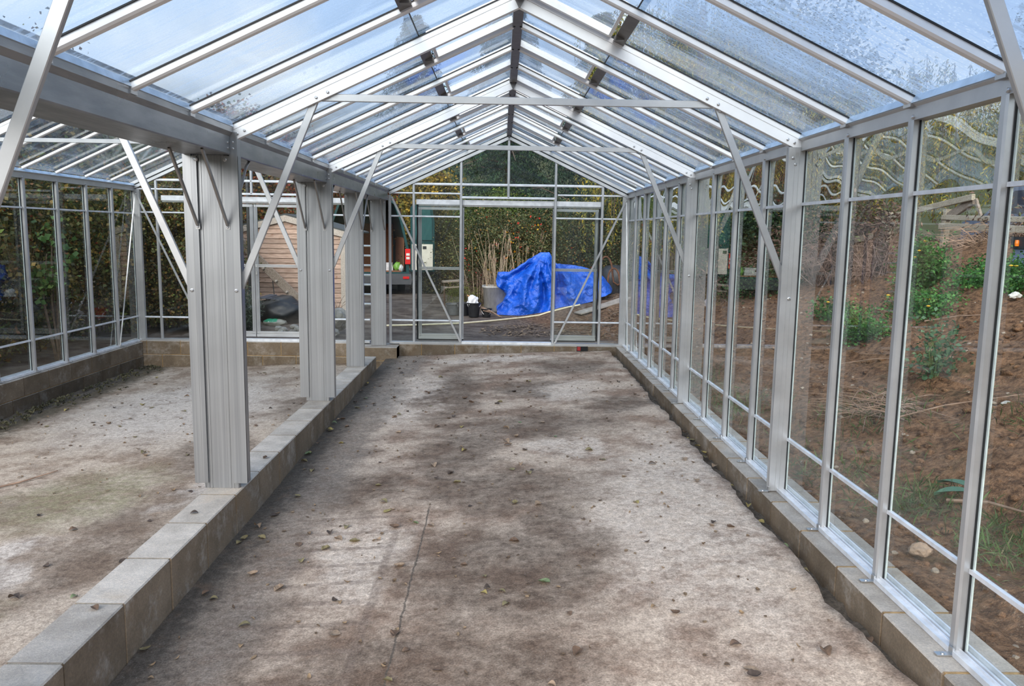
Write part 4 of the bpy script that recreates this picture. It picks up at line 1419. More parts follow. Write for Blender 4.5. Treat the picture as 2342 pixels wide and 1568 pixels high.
def reeds(name, label, cx_, cy_, z0, n, rad, h0, h1, seed, heads=True):
    t = thing(name, label, 'reeds', (cx_, cy_, z0), 'dried reed clumps')
    r = random.Random(seed)
    st = MB()
    for k in range(n):
        a, q = r.uniform(0, 6.28), rad * math.sqrt(r.random())
        b = Vector((cx_ + math.cos(a) * q, cy_ + math.sin(a) * q, z0))
        h = r.uniform(h0, h1)
        l = Vector((math.cos(a) * r.uniform(0, .40), math.sin(a) * r.uniform(0, .40), 0)) * h
        pts = [b, b + l * .35 + Vector((0, 0, h * .5)), b + l + Vector((0, 0, h))]
        if r.random() < .4: pts.append(pts[-1] + Vector((r.uniform(-.12, .12), r.uniform(-.05, .05), -r.uniform(.02, .12))))
        st.tube(pts, [.0045, .0036, .002] + [.002] * (len(pts) - 3), 4, r.uniform(.6, 1.3))
        if heads and r.random() < .25: MB().tube([pts[-1] - Vector((0, 0, .09)), pts[-1], pts[-1] + Vector((.01, 0, .05))], [.004, .012, .002], 5).make('seed_head', TWIG, t)
    st.make('stalks', REED, t)
reeds('dried_reeds', 'tall dried reeds growing out of the galvanised tank', 1.43, 11.62, .36, 46, .22, .30, 1.30, 2)
reeds('dried_reeds', 'dense clump of dry stalks behind the tarpaulin peak', 1.95, 12.6, -.08, 34, .24, .9, 1.75, 6)
reeds('dried_reeds', 'thin scattered dry stalks left of the galvanised tank', 1.08, 11.9, -.08, 15, .30, .6, 1.6, 8)

# --- buckets and pots
def bucket(label, x, y, z, r0, r1, h, mat, extra=None):
    t = thing('bucket', label, 'bucket', (x, y, z), 'black buckets by the tank')
    MB().lathe((x, y, z), [(r0, 0), (r1, h), (r1 + .012, h), (r1 + .012, h - .02), (r1 - .008, h - .005), (r0, .03)], 24).make('tub', mat, t)
    MB().tube([(x + r1 * math.cos(a), y - .02 - abs(math.sin(a)) * .05, z + h - .02 - .10 * math.sin(a)) for a in [k * math.pi / 10 for k in range(11)]], .004, 5).make('wire_handle', STEEL, t)
bucket('black bucket with a white sack in it, left of the tank', 1.0, 10.55, -.085, .095, .125, .27, BLACKP)
tag(MB().blob((.98, 10.56, .19), (.11, .10, .145), 12, .30, 4, 1, 1.6).make('white_sack', simple('white_woven_sack', (.78, .78, .78), .6), None, None, True), 'white plastic sack bulging out of the black bucket', 'sack')
bucket('black pot half hidden behind the doorway upright, beside the sack bucket', .80, 10.75, -.085, .10, .13, .25, BLACKP)
bucket('small black pot between the sack bucket and the tarpaulin', 1.24, 10.58, -.085, .075, .095, .16, BLACKP)
bucket('grey tub seen through the left door leaf', .60, 10.9, -.085, .12, .15, .22, simple('grey_tub_plastic', (.09, .095, .10), .5))
r = random.Random(15)
for k in range(5):
    p = Vector((1.10 + k * .02, 10.62 - k * .03, .12 - k * .02))
    q = Vector((1.46 + r.uniform(-.05, .08), 10.34 + r.uniform(-.05, .05), -.06))
    tag(MB().tube([p, p.lerp(q, .5) + Vector((0, 0, .015)), q], [.009, .008, .005], 6).make('garden_stick', TWIG), 'brown stick lying across the pots toward the tarpaulin', 'stick', 'sticks by the pots')
tag(MB().tube([(.86, 10.9, .30), (1.0, 10.85, .20), (1.12, 10.75, .12)], .012, 6).make('garden_stick', simple('orange_cane', (.55, .30, .14), .7)), 'thicker orange cane leaning behind the white sack', 'stick')

# --- bench
t = thing('garden_bench', 'old grey bench with metal legs seen through left door leaf', 'bench', (.62, 11.5, -.08))
MB().bar((.33, 11.5, .515), (.74, 11.58, .545), .26, .035).make('seat', OLDWOOD, t)
for x, y in ((.37, 11.42), (.37, 11.6), (.68, 11.46), (.68, 11.66)):
    MB().bar((x, y, -.10), (x, y, .51), .02, .02).make('leg', simple('rusty_bench_metal', (.12, .075, .05), .7, .5), t)
MB().bar((.37, 11.43, .40), (.68, 11.48, .42), .015, .03).make('cross_rail', OLDWOOD, t)

# --- rusty hooped iron and dark drum
RUST = simple('rusty_iron', (.15, .068, .040), .85, .3, .35, 20, .4)
def hoop(label, x, y, z, w, h):
    t = thing('iron_hoop', label, 'iron', (x, y, z), 'rusty iron hoops')
    pts = [(x - w / 2 - .02, y, z)] + [(x - w / 2 * math.cos(a), y + .05 * math.sin(a), z + h * .55 + h * .45 * math.sin(a)) for a in [k * math.pi / 9 for k in range(10)]]
    pts += [(x + w / 2 + .03, y, z + h * .30), (x + w / 2 + .12, y, z + h * .22), (x + w / 2 + .20, y, z + h * .30)]
    MB().tube(pts, .019, 8).make('rod', RUST, t)
hoop('large rusty iron hoop standing right of the blue tarpaulin', 3.65, 11.75, .32, .27, .74)
hoop('smaller rusty iron hoop in front of the dark drum', 3.79, 11.55, .33, .23, .50)
t = thing('drum', 'dark rounded drum behind rusty hoops, right of the tarpaulin', 'drum', (3.88, 12.05, .3))
MB().lathe((3.88, 12.1, .26), [(.26, 0), (.29, .04), (.30, .35), (.27, .52), (.18, .60), (.05, .62)], 28).make('barrel', simple('dark_drum_metal', (.05, .052, .058), .45, .4), t, None, True)

# --- hose
HOSE = simple('cream_hose', (.70, .62, .42), .5)
hp = [(-.60, 8.70), (-.43, 8.72), (.14, 8.89), (.87, 9.23), (1.39, 9.68), (1.96, 10.28), (2.51, 10.49), (2.81, 10.62), (3.03, 10.60)]
mb = MB()
pts = []
for a in range(len(hp) - 1):
    for q in range(6):
        x, y = lerp(hp[a][0], hp[a + 1][0], q / 6), lerp(hp[a][1], hp[a + 1][1], q / 6)
        pts.append((x, y, ground_z(x, y) + .025))
pts.append((hp[-1][0], hp[-1][1], ground_z(*hp[-1]) + .03))
mb.tube(pts, .017, 8)
tag(mb.make('garden_hose', HOSE, None, None, True), 'long cream hosepipe lying across the yard before the tarpaulin', 'hose')

# --- blue tarpaulin over a heap
def tarp_mat():
    t = NT('blue_tarpaulin')
    w = t.world()
    n = t.noise(5, 5, .65, w)
    f = t.noise(22, 4, .6, w, 1.2)
    c = t.mix(t.rng(n, .3, .7), (.005, .066, .40), (.010, .115, .62))
    c = t.mix(t.rng(f, .60, .75, 0, .35), c, (.07, .20, .66))
    vo = t.new('TexVoronoi')
    vo.feature = 'DISTANCE_TO_EDGE'
    vo.inputs['Scale'].default_value = 9
    t.l.new(w, vo.inputs['Vector'])
    h = t.math('ADD', f, t.math('MULTIPLY', t.rng(vo.outputs['Distance'], 0, .12), .3))
    return t.done(t.principled(c, .33, 0, t.bump(h, .5, .025), .5))
def interp(tb, q):
    for (a, va), (b, vb) in zip(tb, tb[1:]):
        if q <= b: return lerp(va, vb, (q - a) / (b - a))
    return tb[-1][1]
RID = [(1.396, .569), (1.458, .75), (1.665, .755), (1.81, .838), (1.965, .946), (2.141, 1.065), (2.286, 1.143), (2.451, 1.148), (2.534, 1.003), (2.596, .926), (2.896, .908), (3.155, .864), (3.413, .776), (3.589, .631), (3.734, .424)]
LEFT = [(0, 1.437), (.12, 1.417), (.3, 1.562), (.5, 1.603), (.62, 1.582), (.8, 1.437), (1, 1.396)]
RIGHT = [(0, 3.362), (.3, 3.569), (.6, 3.693), (1, 3.734)]
NU, NV = 170, 130
def tarp_pt(u, v):
    back = v > .55
    h = v / .55 if not back else 1 - (v - .55) / .45       # 0 at the hems, 1 along the top
    xl, xr = interp(LEFT, h), interp(RIGHT, h)
    x = lerp(xl, xr, u)
    top = interp(RID, lerp(1.396, 3.734, u))
    base = ground_z(x, 10.9) + .01
    k = h ** .82
    z = lerp(base, top, k)
    y = 11.22 + (-.42 * (1 - h) ** 1.3 if not back else .55 * (1 - h) ** 1.1) + .10 * (u - .4)
    # folds fan out from the peak, then finer crumples
    dx, dz = x - 2.39, z - 1.24
    ang = math.atan2(dz, dx)
    dist = math.hypot(dx, dz)
    f = noise.noise((ang * 3.1, dist * .6, 3)) * .30 + noise.noise((ang * 7.5, dist * 1.2, 8)) * .06
    for a0, wd, am in ((-2.62, .10, .12), (-2.30, .08, -.16), (-2.02, .10, .15), (-1.72, .07, -.20), (-1.48, .09, .17), (-1.18, .08, -.12), (-.80, .12, .12), (-.42, .10, -.10)):
        f += am * math.exp(-((ang - a0 - .12 * math.sin(dist * 4 + a0 * 5)) / wd) ** 2) * min(1, dist * 1.6)
    rg = 1 - abs(noise.noise((x * 3.6, z * 3.6, 1.7))) * 2
    rg2 = 1 - abs(noise.noise((x * 8.5 + z * 3, z * 7.5, 4.2))) * 2
    fade = min(1, (1 - h) * 3 + .25) * min(1, h * 5 + .35)
    off = (f * min(1, dist * 2) + .05 * rg + .022 * rg2 + .07 * (lambda q: q[1] - q[0])(noise.voronoi((x * 3.1, z * 3.3, 2.2))[0]) + .018 * (lambda q: q[1] - q[0])(noise.voronoi((x * 8.2, z * 8.0, 5.1))[0]) + .012 * noise.noise((x * 19, y * 9, z * 19))) * fade
    y += -off if not back else off
    x += .02 * noise.noise((y * 4, z * 9, 2)) + .015 * noise.noise((x * 11, z * 11, 6))
    z += .012 * noise.noise((x * 13, y * 13, 7)) * (1 if h > .05 else 0)
    z = max(z, ground_z(x, y) + .006)
    return (x, y, z)
vs = [tarp_pt(i / NU, j / NV) for j in range(NV + 1) for i in range(NU + 1)]
fs = [(j * (NU + 1) + i, j * (NU + 1) + i + 1, (j + 1) * (NU + 1) + i + 1, (j + 1) * (NU + 1) + i) for j in range(NV) for i in range(NU)]
for side in (0, NU):                                      # tucked-in ends
    for j in range(NV // 2):
        a, b = j * (NU + 1) + side, (j + 1) * (NU + 1) + side
        c, d = (NV - j - 1) * (NU + 1) + side, (NV - j) * (NU + 1) + side
        if b != c: fs.append((a, b, c, d))
        else: fs.append((a, b, d))
ob = MB().add(vs, fs).make('tarpaulin', tarp_mat(), None, None, True)
tag(ob, 'crumpled bright blue tarpaulin draped over a heap outside the doorway', 'tarpaulin')

# ------------------------------------------------------------------ outside: trees, hedges, weeds
DG = [((.020, .045, .018), 4), ((.035, .075, .028), 3), ((.055, .10, .035), 2), ((.012, .025, .012), 3)]
CON = [((.018, .040, .020), 4), ((.034, .075, .030), 4), ((.060, .115, .040), 2), ((.010, .022, .012), 2)]
BERRY = [((.07, .09, .04), 5), ((.115, .135, .055), 4), ((.19, .19, .07), 2), ((.25, .15, .06), 2), ((.028, .04, .02), 3)]
AUT = [((.19, .145, .04), 4), ((.115, .125, .036), 5.5), ((.30, .20, .045), 2.2), ((.22, .10, .03), 1.4), ((.042, .046, .018), 4), ((.14, .20, .05), 1.2)]
RED = [((.24, .045, .022), 4), ((.32, .10, .03), 3), ((.15, .085, .03), 4), ((.075, .075, .03), 4), ((.07, .03, .02), 3)]
YEL = [((.42, .27, .035), 4), ((.30, .22, .04), 4), ((.20, .20, .045), 3), ((.12, .10, .03), 2)]
WIL = [((.38, .32, .05), 4), ((.46, .32, .035), 3), ((.20, .23, .06), 4), ((.12, .13, .04), 2)]
OLV = [((.12, .11, .045), 4), ((.08, .085, .035), 4), ((.20, .16, .05), 2), ((.05, .05, .025), 3)]
BRM = [((.15, .09, .065), 4), ((.22, .145, .10), 3), ((.09, .055, .04), 4), ((.10, .12, .04), 1)]
WEED = [((.055, .17, .035), 4), ((.085, .23, .05), 3), ((.035, .10, .028), 3), ((.13, .25, .06), 1)]
GRASS = [((.085, .15, .04), 4), ((.14, .15, .06), 2), ((.055, .10, .03), 3), ((.22, .18, .10), .7)]

def tree(name, label, cat, x, y, h, crown, n, size, palette, seed, z0=-.05, m=None, spread=.3, aspect=.55, droop=0., tr=.12, group='trees around the greenhouse'):
    """crown: list of (dx, dy, z, rx, ry, rz) ellipsoids"""
    t = thing(name, label, cat, (x, y, z0), group)
    tot = sum(c[3] * c[4] * c[5] for c in crown)
    m0, n, size = n, int(n * FINE ** -1.8), size * FINE
    P = np.concatenate([clumps((x + c[0], y + c[1], c[2]), c[3:6], max(50, int(n * c[3] * c[4] * c[5] / tot)), max(10, int(m0 / 70 * c[3] * c[4] * c[5] / tot)), spread, seed + k, .3, z0) for k, c in enumerate(crown)])
    leaf_mesh('foliage', P, size, palette, LEAF, t, aspect=aspect, droop=droop, seed=seed)
    mb = MB()
    mb.tube([(x, y, z0 - .1), (x + .05, y, h * .35), (x - .04, y + .05, h * .8)], [tr, tr * .75, tr * .25], 9)
    r = random.Random(seed)
    for k in range(9):
        a = r.uniform(0, 6.28)
        zz = r.uniform(.2, .7) * h
        L = r.uniform(.25, .6) * crown[0][3]
        mb.tube([(x, y, zz), (x + math.cos(a) * L * .5, y + math.sin(a) * L * .5, zz + .15 * h), (x + math.cos(a) * L, y + math.sin(a) * L, zz + .2 * h)], [tr * .4, tr * .25, tr * .08], 6)
    mb.make('trunk', BARK, t)
    return t

def conifer(label, x, y, h, R, seed, n=26000):
    """drooping sprays hung along branches that leave the trunk in whorls"""
    t = thing('conifer', label, 'tree', (x, y, -.05), 'conifers beyond the far gable')
    r = np.random.default_rng(seed)
    nb = 150
    P = []
    tb = MB().tube([(x, y, -.1), (x, y, h * .95)], [.16, .03], 9)
    for k in range(nb):
        z = (k / nb) ** .85 * h * .97 + .1
        L = R * (1 - z / h) ** .75 * r.uniform(.75, 1.15) + .15
        a = k * 2.399
        q = np.sort(r.uniform(.12, 1, int(n / nb)))
        bx = x + np.cos(a) * L * q
        by = y + np.sin(a) * L * q
        bz = z + .25 * L * q - .42 * L * q ** 2
        w = .30 * L * (1.05 - q)
        s = r.normal(size=len(q)) * (w * .45 + .05)
        P.append(np.stack([bx - np.sin(a) * s, by + np.cos(a) * s, bz - np.abs(r.normal(size=len(q))) * .16 - np.abs(s) * .25], 1))
        if k % 3 == 0: tb.tube([(x, y, z), (x + math.cos(a) * L * .5, y + math.sin(a) * L * .5, z + .05 * L), (x + math.cos(a) * L * .9, y + math.sin(a) * L * .9, z - .1 * L)], [.03, .02, .008], 5)
    leaf_mesh('foliage', np.concatenate(P), .125, CON, LEAF, t, aspect=.20, droop=.62, horiz=.2, seed=seed)
    tb.make('trunk', BARK, t)
conifer('tall dark conifer with drooping sprays, centre beyond the far gable', 1.7, 20.0, 8.5, 2.9, 1, 75000)
conifer('dark conifer right of the tallest one beyond the far gable', 4.6, 21.5, 8.6, 2.7, 2, 48000)
conifer('dark conifer left of the tallest one beyond the far gable', -1.6, 24.5, 9.2, 2.9, 3, 40000)
conifer('dark conifer far back on the right behind the willow', 7.2, 21.5, 9.0, 3.0, 4, 36000)

def berry_bush(label, c, rad, n, seed, nb, cols):
    t = shrub('berry_bush', label, 'bush', c, rad, n, .075, BERRY, seed, -.06, None, .14, .55, 0, 16, 'bushes behind the tarpaulin')
    r = np.random.default_rng(seed + 90)
    P = clumps((c[0], c[1] - rad[1] * .25, c[2]), (rad[0] * .9, rad[1] * .8, rad[2] * .9), nb, 22, .13, seed + 5)
    leaf_mesh('berries', P, .048, cols, LEAF, t, aspect=1.0, seed=seed + 7)
RB = [((.55, .035, .02), 5), ((.65, .16, .02), 2)]
YB_ = [((.60, .36, .03), 4), ((.55, .24, .02), 2)]
berry_bush('arching bush with red berries behind the tarpaulin peak', (2.45, 13.3, .95), (1.05, .9, 1.25), 15000, 31, 420, RB + YB_)
berry_bush('dense green bush with few yellow berries, right of the doorway', (3.75, 13.6, .95), (1.1, .9, 1.35), 15000, 32, 260, YB_)
berry_bush('darker bush with orange leaves left behind the reeds', (1.25, 14.0, .85), (.9, .8, 1.25), 12000, 33, 150, YB_ + RB)
shrub('green_bush', 'yellow-green bush high behind the reeds', 'bush', (1.35, 15.4, 1.75), (.9, .6, .75), 6000, .10, [((.10, .15, .03), 4), ((.05, .08, .025), 3), ((.17, .19, .04), 2)], 34, -.06, None, .16, .6, 0, 6, 'bushes behind the tarpaulin')
shrub('green_bush', 'dull scrub behind the van door and bench', 'bush', (.15, 16.2, .9), (.95, .8, 1.35), 9000, .085, OLV, 35, -.06, None, .16, .5, 0, 12, 'bushes behind the tarpaulin')
shrub('green_bush', 'yellowish low plant left of the white sack', 'bush', (.75, 11.9, .17), (.30, .25, .24), 1400, .06, [((.22, .24, .05), 3), ((.14, .16, .04), 3), ((.30, .27, .09), 1)], 36, -.08, None, .07, .35, .1, 6, 'bushes behind the tarpaulin')
shrub('bramble', 'brown dead scrub at the foot of the bushes left of the tank', 'bramble', (1.15, 12.9, .25), (.9, .5, .5), 3500, .07, BRM, 37, -.06, None, .14, .25, 0, 25, 'bramble scrub')
tree('maple_tree', 'yellow-leaved tree between the van and its open door', 'tree', -.62, 18.4, 4.0, [(0, 0, 2.1, .75, .6, 1.3)], 5200, .15, YEL, 41, -.05, None, .2, .8)
tree('maple_tree', 'fiery red autumn tree behind the shed', 'tree', -4.7, 22.5, 6.0, [(0, 0, 2.5, 2.4, 1.1, 2.2), (2.9, .5, 2.2, 1.7, 1.0, 1.7)], 17000, .13, RED, 42, -.05, None, .2, .8)
tree('maple_tree', 'russet tree left behind the shed', 'tree', -4.9, 14.0, 5.5, [(0, 0, 2.4, 1.5, 1.0, 1.8)], 11000, .13, RED[:3] + AUT, 43, -.05, None, .2, .8)
tree('maple_tree', 'brown-leaved tree tall behind the left hedge', 'tree', -8.2, 9.5, 4.8, [(0, 0, 2.7, 2.4, 3.4, 1.9)], 22000, .13, RED[2:] + AUT, 44, -.2, None, .35, .8)
tree('maple_tree', 'brown-leaved tree behind the hedge nearer the camera', 'tree', -8.4, 4.0, 4.0, [(0, 0, 2.2, 2.2, 3.0, 1.6)], 18000, .13, AUT, 45, -.2, None, .35, .8)
# hedge outside the left wall
t = thing('hedge', 'tall dark autumn hedge running along outside the left glass wall', 'hedge', (-4.9, 6, -.2))
P = np.concatenate([clumps((-4.95, y, 1.15), (.62, .75, 1.55), 12500, 70, .17, 50 + k, .3, -.2) for k, y in enumerate((.8, 2.1, 3.4, 4.7, 6.0, 7.3, 8.6, 9.9))])
leaf_mesh('foliage', P, .06, AUT, LEAF, t, aspect=.75, seed=50)
mb = MB()
for k in range(26): stems(mb, (-4.95, .5 + k * .38, 1.1), (.5, .3, 1.6), 3, 70 + k, .016, -.2)
mb.make('stems', BARK, t)
shrub('hedge', 'brown-green hedge beyond the left end of the left gable', 'hedge', (-3.75, 9.0, 1.0), (.85, .55, 1.7), 14000, .08, AUT + RED[2:4], 61, -.1, None, .16, .75, 0, 10)
shrub('maple_sapling', 'bright green maple shoot in front of the left hedge', 'sapling', (-4.15, 5.6, .95), (.12, .36, .5), 110, .12, [((.08, .17, .045), 3), ((.13, .21, .055), 2), ((.055, .11, .04), 2)], 62, -.2, 12, .09, .9, .15, 4)
shrub('lavender_bush', 'small grey-green bush beside the black heap', 'bush', (-2.62, 8.1, .16), (.24, .24, .30), 2600, .085, [((.10, .13, .085), 4), ((.055, .075, .05), 4), ((.16, .19, .13), 1)], 63, -.09, 26, .07, .18, 0, 10)

# willow hanging on the right
def willow(label, x, y, zt, R, n, seed, zlow):
    t = thing('willow_tree', label, 'tree', (x, y, .3), 'weeping willows')
    r = np.random.default_rng(seed)
    P = []
    sb = MB().tube([(x, y, .2), (x + .1, y, zt * .5), (x, y, zt)], [.22, .17, .06], 9)
    for k in range(n):
        a, q = r.uniform(0, 6.28), R * math.sqrt(r.uniform(.05, 1))
        sx_, sy_ = x + math.cos(a) * q, y + math.sin(a) * q
        top = zt - .35 * (q / R) ** 2 * zt * .4 + r.uniform(-.3, .3)
        lo = zlow + r.uniform(0, 1) ** 2 * (top - zlow) * .8
        m = int((top - lo) * 48)
        zz = np.linspace(top, lo, max(6, m))
        ph = r.uniform(0, 6)
        P.append(np.stack([sx_ + .06 * np.sin(zz * 1.7 + ph) + r.normal(size=len(zz)) * .025, sy_ + .06 * np.cos(zz * 1.3 + ph) + r.normal(size=len(zz)) * .025, zz], 1))
        if k % 4 == 0: sb.tube([(sx_, sy_, top), (sx_ + .05, sy_, (top + lo) / 2), (sx_, sy_, lo)], .006, 4)
    leaf_mesh('foliage', np.concatenate(P), .08, WIL, LEAF, t, aspect=.26, droop=.8, seed=seed)
    sb.make('branches', BARK, t)
willow('weeping yellow willow hanging beyond the far right corner', 5.6, 12.6, 6.2, 2.6, 300, 71, 1.15)
willow('weeping yellow willow farther along above the bank', 9.6, 11.5, 4.7, 2.4, 240, 72, 1.9)
tree('scrub_tree', 'olive-brown tree high behind the fence on the bank', 'tree', 12.0, 7.0, 7.0, [(0, 0, 3.6, 1.8, 2.6, 2.4)], 10000, .20, OLV + YEL[2:], 73, 1.2, None, .33, .6)
tree('scrub_tree', 'dull green tree behind the parked car on the bank', 'tree', 14.5, 11.5, 8.5, [(0, 0, 4.6, 2.6, 2.6, 3.2)], 11000, .24, OLV, 74, 1.2, None, .35, .6)
tree('scrub_tree', 'yellowing tree at the right end of the bank', 'tree', 13.2, 2.5, 7.0, [(0, 0, 3.9, 2.0, 2.8, 2.4)], 10000, .20, YEL[2:] + OLV, 75, 1.2, None, .33, .6)
tree('scrub_tree', 'tall brown-green tree between the conifers and the willow', 'tree', 8.6, 16.5, 8.5, [(0, 0, 4.2, 2.4, 2.0, 3.6)], 13000, .22, OLV + AUT[:2], 76, .6, None, .35, .6)
shrub('ivy_bush', 'dark ivy mass at the end of the bank outside the right wall', 'bush', (5.9, 10.2, 1.0), (1.0, 1.2, 1.0), 9000, .09, DG + [((.09, .10, .03), 1)], 81, .3, None, .16, .8, 0, 8, 'bushes on the bank')
shrub('ivy_bush', 'dark green bush with ochre leaves midway along the bank', 'bush', (6.9, 10.7, 1.35), (.9, 1.0, .95), 9000, .09, DG + [((.16, .12, .03), 2)], 82, .7, None, .16, .8, 0, 8, 'bushes on the bank')
shrub('ivy_bush', 'low dark bramble leaves on the soil, middle of the bank', 'bush', (5.7, 8.0, .7), (.55, .9, .45), 3500, .075, DG + [((.08, .14, .05), 2)], 83, .3, None, .13, .7, 0, 8, 'bushes on the bank')

# dry brambles: tangles of fine arching stems
def tangle(label, c, rad, n, seed, z0, mat, r0=.005, leaves=0):
    t = thing('bramble', label, 'bramble', (c[0], c[1], z0), 'bramble scrub')
    r = random.Random(seed)
    mb = MB()
    for k in range(n):
        a, q = r.uniform(0, 6.28), math.sqrt(r.random())
        b = Vector((c[0] + math.cos(a) * rad[0] * q, c[1] + math.sin(a) * rad[1] * q, z0 + r.uniform(-.05, .1)))
        a2, l = r.uniform(0, 6.28), r.uniform(.2, .7)
        h = r.uniform(.3, 1) * rad[2] * 1.7 * (1 - .5 * q)
        e = b + Vector((math.cos(a2) * l, math.sin(a2) * l, h * r.uniform(.25, 1)))
        mid = b.lerp(e, .55) + Vector((0, 0, h * .45))
        mb.tube([b, b.lerp(mid, .6) + Vector((0, 0, h * .12)), mid, e], [r0, r0 * .9, r0 * .7, r0 * .3], 3, r.uniform(.5, 1.5), False)
    mb.make('stems', mat, t)
    if leaves:
        leaf_mesh('dead_leaves', clumps(c, rad, leaves, max(10, leaves // 50), .16, seed, .2, z0), .07, BRM, LEAF, t, aspect=.35, seed=seed)
BRT = NT('bramble_stem')
_tn = BRT.attr('tone')
BRAM = BRT.done(BRT.principled(BRT.mix(BRT.rng(_tn, .5, 1.5, 0, 1, False), (.085, .052, .042), (.27, .185, .15)), .85))
tangle('large dead brown bramble tangle on the bank behind the near panes', (6.7, 6.7, 1.35), (.75, .85, .66), 900, 91, .85, BRAM, .006, 3600)
tangle('dead brown bramble tangle beyond the larger one on the bank', (6.5, 8.4, 1.20), (.7, .9, .62), 700, 92, .7, BRAM, .006, 2600)
tangle('heap of pale dry stalks under the broken fence', (8.3, 6.0, 1.65), (.6, .6, .35), 500, 93, 1.3, TWIG, .007, 800)
tangle('small knot of dry roots lying on the soil bank', (4.36, 1.25, .26), (.18, .20, .09), 120, 94, .19, TWIG, .004, 0)
tangle('dead scrub among the ivy at the far end of the bank', (5.3, 9.2, .7), (.6, .9, .5), 380, 95, .3, BRAM, .006, 1200)
tangle('brown scrub at the top of the bank right of the trailer', (8.6, 2.9, 1.6), (.8, .8, .5), 420, 96, 1.3, BRAM, .006, 1400)

# green weeds and grass on the bank
def weed(label, c, rad, n, seed, z0, size=.065, pal=WEED, flowers=0, name='weed_patch'):
    t = thing(name, label, 'weeds', (c[0], c[1], z0), 'weeds on the bank')
    leaf_mesh('foliage', clumps(c, rad, int(n * 1.9), max(12, n // 40), .08, seed, .3, z0), size * .68, pal, LEAF, t, aspect=.7, seed=seed, horiz=.6)
    mb = MB()
    stems(mb, c, rad, 14, seed, .005, z0)
    mb.make('stems', simple('green_stem_%d' % seed, (.10, .17, .05), .7), t)
    if flowers:
        r = random.Random(seed)
        for k in range(flowers):
            p = Vector((c[0] - rad[0] * r.uniform(.1, .8), c[1] + rad[1] * r.uniform(-.8, .8), c[2] + rad[2] * r.uniform(.4, 1.1)))
            MB().lathe(p, [(.004, 0), (.022, .012), (.012, .02), (.003, .022)], 8).make('yellow_flower', simple('yellow_petals_%d_%d' % (seed, k), (.75, .45, .02), .5), t)
weed('big green weed mound below the grey trailer corner', (6.85, 3.6, 1.03), (.5, .72, .20), 11000, 101, .9, .05, WEED, 4)
weed('green weeds spreading right of the weed mound', (6.95, 2.2, 1.05), (.5, .6, .18), 8000, 102, .95, .05, WEED, 1)
weed('tall weeds with yellow flowers at the bank top', (6.5, 4.85, 1.12), (.24, .26, .36), 2600, 103, .85, .055, WEED, 5)
weed('low green weeds on the slope below the mound', (5.95, 3.6, .78), (.35, .55, .12), 3200, 104, .6, .05, WEED, 3)
weed('leafy green weeds low on the bank behind the near panes', (5.25, 3.45, .55), (.22, .35, .13), 1500, 105, .42, .042, WEED, 0)
weed('single leafy thistle stem standing on the soil bank', (4.9, 1.5, .62), (.06, .08, .24), 260, 106, .40, .055, [((.09, .17, .09), 3), ((.06, .13, .06), 2), ((.14, .22, .11), 1)], 0)
weed('small green weed tuft on the soil farther along', (5.4, 4.6, .62), (.25, .35, .12), 600, 107, .5, .06, WEED, 1)
def grass(label, x, y, rad, n, seed, L=.085, pal=GRASS):
    r = np.random.default_rng(seed)
    X = x + r.normal(size=n) * rad[0]
    Y = y + r.normal(size=n) * rad[1]
    X = np.maximum(X, 3.50)
    Z = np.array([ground_z(a, b) for a, b in zip(X, Y)]) + .01
    o = leaf_mesh('grass_tuft', np.stack([X, Y, Z], 1), L, pal, LEAF, None, (x, y, ground_z(x, y)), .07, -.45, .1, seed, .5)
    tag(o, label, 'grass', 'grass tufts on the bank')
gl = [(3.75, .55, (.16, .35), 420, 'grass tuft outside the near posts along the right wall'), (4.25, 1.25, (.22, .25), 420, 'grass around the knot of roots on the bank'), (3.86, -.30, (.10, .12), 260, 'grass tuft low behind the second nearest pane'), (3.95, -.95, (.10, .20), 360, 'grass tuft low behind the nearest pane'), (3.7, 2.3, (.15, .4), 360, 'grass strip outside the wall beyond the near truss'), (4.9, .35, (.18, .14), 150, 'small grass tuft halfway up the near bank'), (3.72, 4.0, (.14, .6), 360, 'grass strip outside the wall near the far truss'), (4.4, -1.6, (.25, .2), 200, 'grass on the bank at the right edge of the picture')]
for k, (x, y, rad, n, lab) in enumerate(gl): grass(lab, x, y, rad, n * 2, 110 + k)
# broad leaves near the right edge
for k, (x, y, a, lab) in enumerate(((4.12, -.43, 2.1, 'broad dark green leaf near the bottom of the near bank'), (4.10, -.47, 3.0, 'second broad green leaf just below the first'))):
    z = ground_z(x, y) + .03
    d = Vector((math.cos(a), math.sin(a), .35))
    s = Vector((-d.y, d.x, 0)).normalized()
    vs, fs = [], []
    for q in range(7):
        f = q / 6
        c = Vector((x, y, z)) + d * .22 * f + Vector((0, 0, -.09 * f * f))
        w = .042 * math.sin(math.pi * (.12 + .86 * f))
        vs += [c - s * w + Vector((0, 0, .015)), c, c + s * w + Vector((0, 0, .015))]
        if q:
            b = q * 3
            fs += [(b - 3, b - 2, b + 1, b), (b - 2, b - 1, b + 2, b + 1)]
    tag(MB().add(vs, fs).make('dock_leaf', simple('dock_leaf_green_%d' % k, (.055, .13, .075), .45)), lab, 'leaf', 'broad leaves on the bank')
